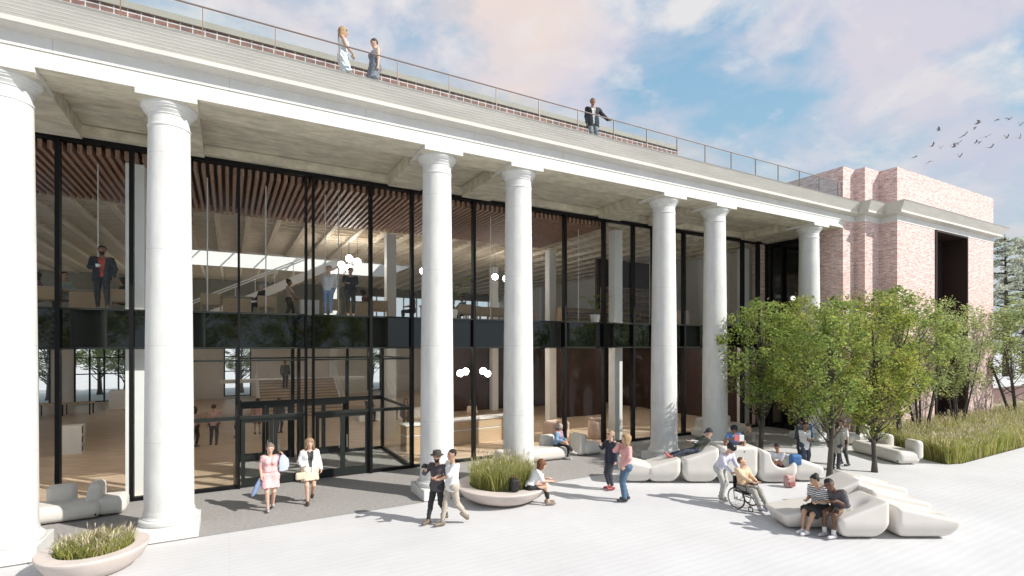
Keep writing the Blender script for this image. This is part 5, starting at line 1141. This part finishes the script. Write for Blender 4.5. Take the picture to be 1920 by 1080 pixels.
lo_person('person in a pale shirt seated on the white plinth in the lobby', 8.3, 29.55, -75, skin=SK3, hair=HK, hs='short', H=1.7, **seated(.56, .42), top=(.52, .48, .44), sl=1.9, bottom=(.06, .06, .06))
lo_person('woman in a cream dress standing behind the reception desk', 10.2, 22.4, -100, skin=SK2, hair=HD, hs='curly', female=True, H=1.66, top=(.62, .50, .38), sl=1.2, hem=.05, skirt=(.60, .48, .36), skl=.43, wrL=(-.16, .28, 1.10), wrR=(.16, .28, 1.10), handL=(.3, 1, 0), handR=(-.3, 1, 0))
lo_person('person in a dark coat standing behind the reception desk', 7.6, 24.5, -100, skin=SK2, hair=HB, hs='bob', H=1.68, top=(.35, .25, .24), sl=.2, jacket=(.04, .02, .025), bottom=(.04, .03, .03))
lo_person('shadowy figure standing by the timber wall deep in the lobby', 16.5, 30.2, -90, skin=SK3, hair=HK, hs='short', H=1.75, top=(.03, .03, .03), sl=1.9, bottom=(.03, .03, .03))
# ------------------------------------------------------------------ trees
def leaf_cloud(cent, per, rad, size, rng, flat=1.):
    n = len(cent) * per; c = np.repeat(cent, per, 0); g = rng.normal(0, 1, (n, 3)); g /= np.linalg.norm(g, axis=1)[:, None]; q = np.repeat(rng.uniform(.6, 1.25, len(cent)), per) * rad
    P = c + g * (q * rng.random(n) ** .45)[:, None] * np.array([1, 1, flat])
    a = rng.normal(0, 1, (n, 3)); a[:, 2] *= .6; a /= np.linalg.norm(a, axis=1)[:, None]; b_ = rng.normal(0, 1, (n, 3)); b_ = np.cross(a, b_); b_ /= np.linalg.norm(b_, axis=1)[:, None] + 1e-6
    s = size * rng.uniform(.6, 1.3, n)[:, None]; nn = np.cross(a, b_) * s * .12
    V = np.stack([P - a * s * .5, P + b_ * s * .28 + nn, P + a * s * .5, P - b_ * s * .28 + nn], 1).reshape(-1, 3)
    return V, np.arange(n * 4).reshape(-1, 4)
def make_tree(label, h, rad, low, seed, m, stems=1, ncl=110, per=66, size=.115, group='broadleaf trees by the brick wing', trunk=.085):
    rng = np.random.default_rng(seed); r = empty('broadleaf_tree', (0, 0, 0), 0, label, 'tree', group)
    cz, rz = (h + low) / 2, (h - low) / 2; C = []
    while len(C) < ncl:
        p = rng.uniform(-1, 1, 3); q = np.linalg.norm(p)
        if .35 < q < 1:
            w = 1 - .38 * max(0, p[2]) ** 1.4 - .25 * max(0, -p[2]); C.append((p[0] * rad * w * (1 + .25 * math.sin(5 * math.atan2(p[1], p[0]) + seed)), p[1] * rad * w, cz + p[2] * rz * .93))
    C = np.array(C); V, F = leaf_cloud(C, per, .36 * rad / 1.7, size, rng); mesh_np('crown', V, F, m, r, False)
    t = MB()
    for s in range(stems):
        a = s * 2 * math.pi / stems + seed; o = .12 * (stems > 1); ln = .16 * h * (stems > 1)
        base = Vector((math.cos(a) * o, math.sin(a) * o, -.05)); top = Vector((math.cos(a) * (o + ln) + rng.uniform(-.1, .1), math.sin(a) * (o + ln), h * .82)); k = trunk * (1 if stems == 1 else .62)
        pts = [base, base.lerp(top, .08) + Vector((0, 0, 0)), base.lerp(top, .35) + Vector((rng.uniform(-.08, .08), rng.uniform(-.08, .08), 0)), base.lerp(top, .65) + Vector((rng.uniform(-.12, .12), rng.uniform(-.12, .12), 0)), top]
        t.tube(pts, [k * 1.5, k, k * .8, k * .5, k * .12], 9)
        for c in C[s::stems][::2]:
            c = Vector(c); f = max(.18, min(.85, (c.z - .9) / (h * .82) * .85)); i = min(3, int(f * 4)); st = base.lerp(top, f); d = c - st
            t.tube([st, st + d * .5 + Vector((0, 0, -.1 * d.length)), c], [k * .32, k * .18, k * .05], 5)
    t.build('trunk', M['bark'], r, True); return r
TA = make_tree('dense green tree with its trunk beside the standing group, nearest the columns', 6.4, 1.8, 1.25, 1, M['leafA'])
TB_ = make_tree('green tree on the plaza whose slim trunk rises behind the hoodie boy\'s seat', 6.1, 1.5, 1.7, 2, M['leafB'], per=62, ncl=92)
TC = make_tree('multi stemmed pale green tree standing in the tall grass before the brick wall', 6.9, 1.9, 1.5, 3, M['leafC'], stems=5, ncl=100, per=60)
TA.location = (19.44, 11.86, 0); TB_.location = (16.95, 9.45, 0); TC.location = (27.3, 11.2, 0)
copy_tree(TA, loc=(19.25, 9.25, 0), rz=2.1, s=(.86, .86, .98), label='green tree on the plaza left of the long white bench')
copy_tree(TB_, loc=(17.95, 12.6, 0), rz=1., s=(1.12, 1.12, 1.05), label='leftmost green tree, overlapping the sixth column')
copy_tree(TA, loc=(20.9, 12.9, 0), rz=4.0, s=(.9, .9, 1.0), label='green tree between the sixth and seventh columns, close to the paving edge')
copy_tree(TA, loc=(23.9, 12.15, 0), rz=5.2, s=(1., 1., 1.06), label='dense green tree standing before the stepped brick piers')
copy_tree(TB_, loc=(24.7, 10.9, 0), rz=3.3, s=(1.2, 1.2, 1.16), label='deep green tree at the left corner of the tall grass')
copy_tree(TC, loc=(30.7, 11.1, 0), rz=1.2, s=(.82, .82, .98), label='multi stemmed green tree in front of the dark slot window')
copy_tree(TC, loc=(38.0, 11.1, 0), rz=2.6, s=(1.5, 1.5, 1.05), label='multi stemmed green tree at the far right edge of the picture')
def conifer(label, loc, h, seed, group='tall conifers far beyond the brick wing'):
    rng = np.random.default_rng(seed); r = empty('conifer_tree', loc, 0, label, 'tree', group); t = MB(); t.tube([(0, 0, 0), (.2, 0, h * .5), (0, .1, h)], [.035 * h * .6, .02 * h * .6, .03], 10); C = []
    for i in range(46):
        z = h * (.14 + .84 * i / 46); a = i * 2.4 + rng.uniform(-.4, .4); L_ = h * .34 * (1 - .75 * (i / 46) ** 1.3) * rng.uniform(.7, 1.1); e = Vector((math.cos(a) * L_, math.sin(a) * L_, z + L_ * rng.uniform(-.18, .06)))
        t.tube([(0, 0, z), Vector((0, 0, z)).lerp(e, .5) + Vector((0, 0, .12 * L_)), e], [.012 * h * .5, .007 * h * .5, .02], 5)
        for q in np.linspace(.35, 1, 6): p = Vector((0, 0, z)).lerp(e, q) + Vector((0, 0, .12 * L_ * (1 - abs(q - .5) * 2))); C.append((p.x + rng.uniform(-.3, .3), p.y + rng.uniform(-.3, .3), p.z))
    V, F = leaf_cloud(np.array(C), 42, .042 * h, .018 * h, rng, .38); mesh_np('crown', V, F, M['needle'], r, False); t.build('trunk', M['bark'], r, True); return r
c1 = conifer('haze-pale conifer with level branches rising right of the brick wing', (95.5, 29.2, 0), 20, 5)
copy_tree(c1, loc=(109.5, 31.2, 0), rz=2., s=1.05, label='second haze-pale conifer at the right edge, half behind the first')
# trees over the plaza behind the photographer (mirrored in the glass) and behind the rear windows
G2 = 'trees outside, seen only through or in the glass'
for x, y, s, rz in ((-22, -12, 1.8, .3), (-15, -9, 1.6, .9), (-9, -13, 1.8, 1.9), (-2, -15, 1.7, 2.6), (5, -14, 1.7, 3.3), (10.5, -16, 1.6, 4.4)):
    o = copy_tree(TA, loc=(x, y, 0), rz=rz, s=(s * 1.25, s * 1.25, s), label='broad plaza tree mirrored in the dark glass band'); o['group'] = G2
for x, y, s, rz, l in ((-12.5, 53, 1.1, 0, 'at the far left'), (-10, 57, 1.3, 3, 'farther back, left of the stout trunk'), (-5.5, 57, 1.2, 5, 'farther back, right of the stout trunk'), (-7.6, 53, 1.25, 2, 'with a stout trunk, left of the second column'), (1.0, 53, 1.1, 4, 'left of the wide staircase'), (12.8, 53, 1.2, 1, 'right of the wide staircase'), (21.2, 53, 1.2, 5, 'between the third and fourth columns')):
    o = copy_tree(TB_, loc=(x, y, 0), rz=rz, s=(s * 1.6, s * 1.6, s * .9), label='green tree outside the rear window ' + l); o['group'] = 'trees outside the rear windows'

# ------------------------------------------------------------------ tall grass
POLY = [(26.4, 13.3), (22.95, 9.2), (22.75, 8.55), (23.4, 8.35), (30, 8.45), (62, 9.0), (62, 12.9), (38.5, 12.9), (38.5, 12.0), (27.4, 12.1), (27.3, 12.9), (26.1, 12.9)]
def inside(x, y):
    r = np.zeros(len(x), bool); n = len(POLY)
    for i in range(n):
        (x0, y0), (x1, y1) = POLY[i], POLY[i - 1]
        k = ((y0 > y) != (y1 > y)) & (x < (x1 - x0) * (y - y0) / (y1 - y0 + 1e-12) + x0); r ^= k
    return r
def gpos(n):
    out = []
    while sum(map(len, out)) < n:
        x = 22.7 + 39 * RNG.random(n * 2) ** 1.7; y = RNG.uniform(8.3, 13.3, n * 2); k = inside(x, y); out.append(np.stack([x[k], y[k], np.zeros(k.sum())], 1))
    return np.concatenate(out)[:n]
V, F, mi = blades(46000, gpos, .95, .022, .42, .28, wind=(-.16, .02))
n0 = np.linalg.norm(np.sin(V[:, :2] * 1.3), axis=1); V[:, 2] *= .82 + .22 * n0
tag(mesh_np('tall_grass', V, F, GM, None, False, mi), 'tall feathery ornamental grass bed in front of the brick wing', 'grass', kind='stuff')
b = MB(); b.add([(x, y, -.002) for x, y in POLY], [tuple(range(len(POLY) - 1, -1, -1))]); o = b.build('planting_bed_ground', M['soil']); tag(o, kind='structure')
if o.data.polygons[0].normal.z < 0: o.data.flip_normals()
# ------------------------------------------------------------------ birds
BP = [(76.7, 32.2, 28.4), (83.5, 33.3, 29.4), (80.8, 32.0, 30.5), (85.8, 33.0, 31.5), (86.0, 33.3, 34.1), (79.2, 28.1, 30.2), (77.3, 28.3, 28.9), (92.0, 33.3, 33.5), (81.4, 29.9, 29.8), (81.6, 29.4, 28.4), (97.4, 32.9, 37.4), (87.6, 29.9, 33.6), (96.9, 30.6, 36.9), (91.7, 27.7, 34.7), (96.1, 27.9, 34.9), (83.1, 27.3, 30.5), (90.6, 30.8, 32.5), (95.4, 32.0, 33.9), (90.5, 29.2, 31.2), (96.4, 29.4, 33.7), (96.7, 28.1, 33.3)]
WORD = ['gliding', 'wings raised', 'banking', 'wings swept back']
def make_bird(up):
    r = empty('bird', (0, 0, 0), 0, 'bird', 'bird', 'flock of grey birds in the sky'); q = MB()
    q.loft([[(x, w * math.cos(a), z + w * .8 * math.sin(a)) for a in [math.pi * 2 * i / 8 for i in range(8)]] for x, w, z in ((-.34, .012, .0), (-.2, .03, .0), (-.05, .075, .0), (.1, .07, .01), (.2, .045, .03), (.27, .042, .04), (.33, .01, .035))]); q.build('body', M['bird'], r, True)
    for s in (-1, 1):
        q = MB(); c, d = math.cos(up), math.sin(up); P = []
        for t, x0, x1 in ((.05, -.07, .12), (.25, -.08, .17), (.45, -.12, .10), (.62, -.18, -.12)): P += [(x0, s * t * c, t * d + .02), (x1, s * t * c, t * d + .03), (x1, s * t * c, t * d + .018), (x0, s * t * c, t * d + .012)]
        f = []
        for i in range(3):
            for j in range(4): k = (j + 1) % 4; f.append((i * 4 + j, i * 4 + k, i * 4 + 4 + k, i * 4 + 4 + j))
        q.add(P, f + [(3, 2, 1, 0), (12, 13, 14, 15)]); q.build('wing', M['bird'], r)
    return r
PB = [make_bird(a) for a in (.15, .95, .5, -.35)]
used = set()
BL = ['leftmost and lowest of the flock', 'second lowest at the left of the flock', 'left bird with raised wings over the two lowest', 'left bird just right of the one with raised wings', 'lone bird highest at the left of the flock', 'upper middle bird alone under the large pair', 'top left bird of the tight middle cluster', 'right bird of the tight middle cluster', 'darkest bottom bird of the tight middle cluster', 'small lone bird lowest in the middle', 'largest bird of the flock, upper one of the close pair', 'lower bird of the close pair below the largest', 'top bird with a tall raised wing', 'highest bird right of the tall raised wing', 'upper bird at the right picture edge', 'single bird right of centre under the close pair', 'left bird of the touching pair', 'right bird of the touching pair', 'lowest bird on the right half', 'second bird from the right picture edge', 'lower bird at the right picture edge']
for i, (p, l) in enumerate(zip(BP, BL)):
    k = (i * 3 + i // 4) % 4; o = PB[k] if k not in used else copy_tree(PB[k]); used.add(k)
    o.location = p; o.rotation_euler = (R(random.uniform(-25, 25)), R(random.uniform(-22, 5)), -YAW + R(random.uniform(-35, 35))); s = 1.35 if i == 10 else random.uniform(.8, 1.05); o.scale = (s, s, s); o['label'] = 'grey bird in the sky, ' + l
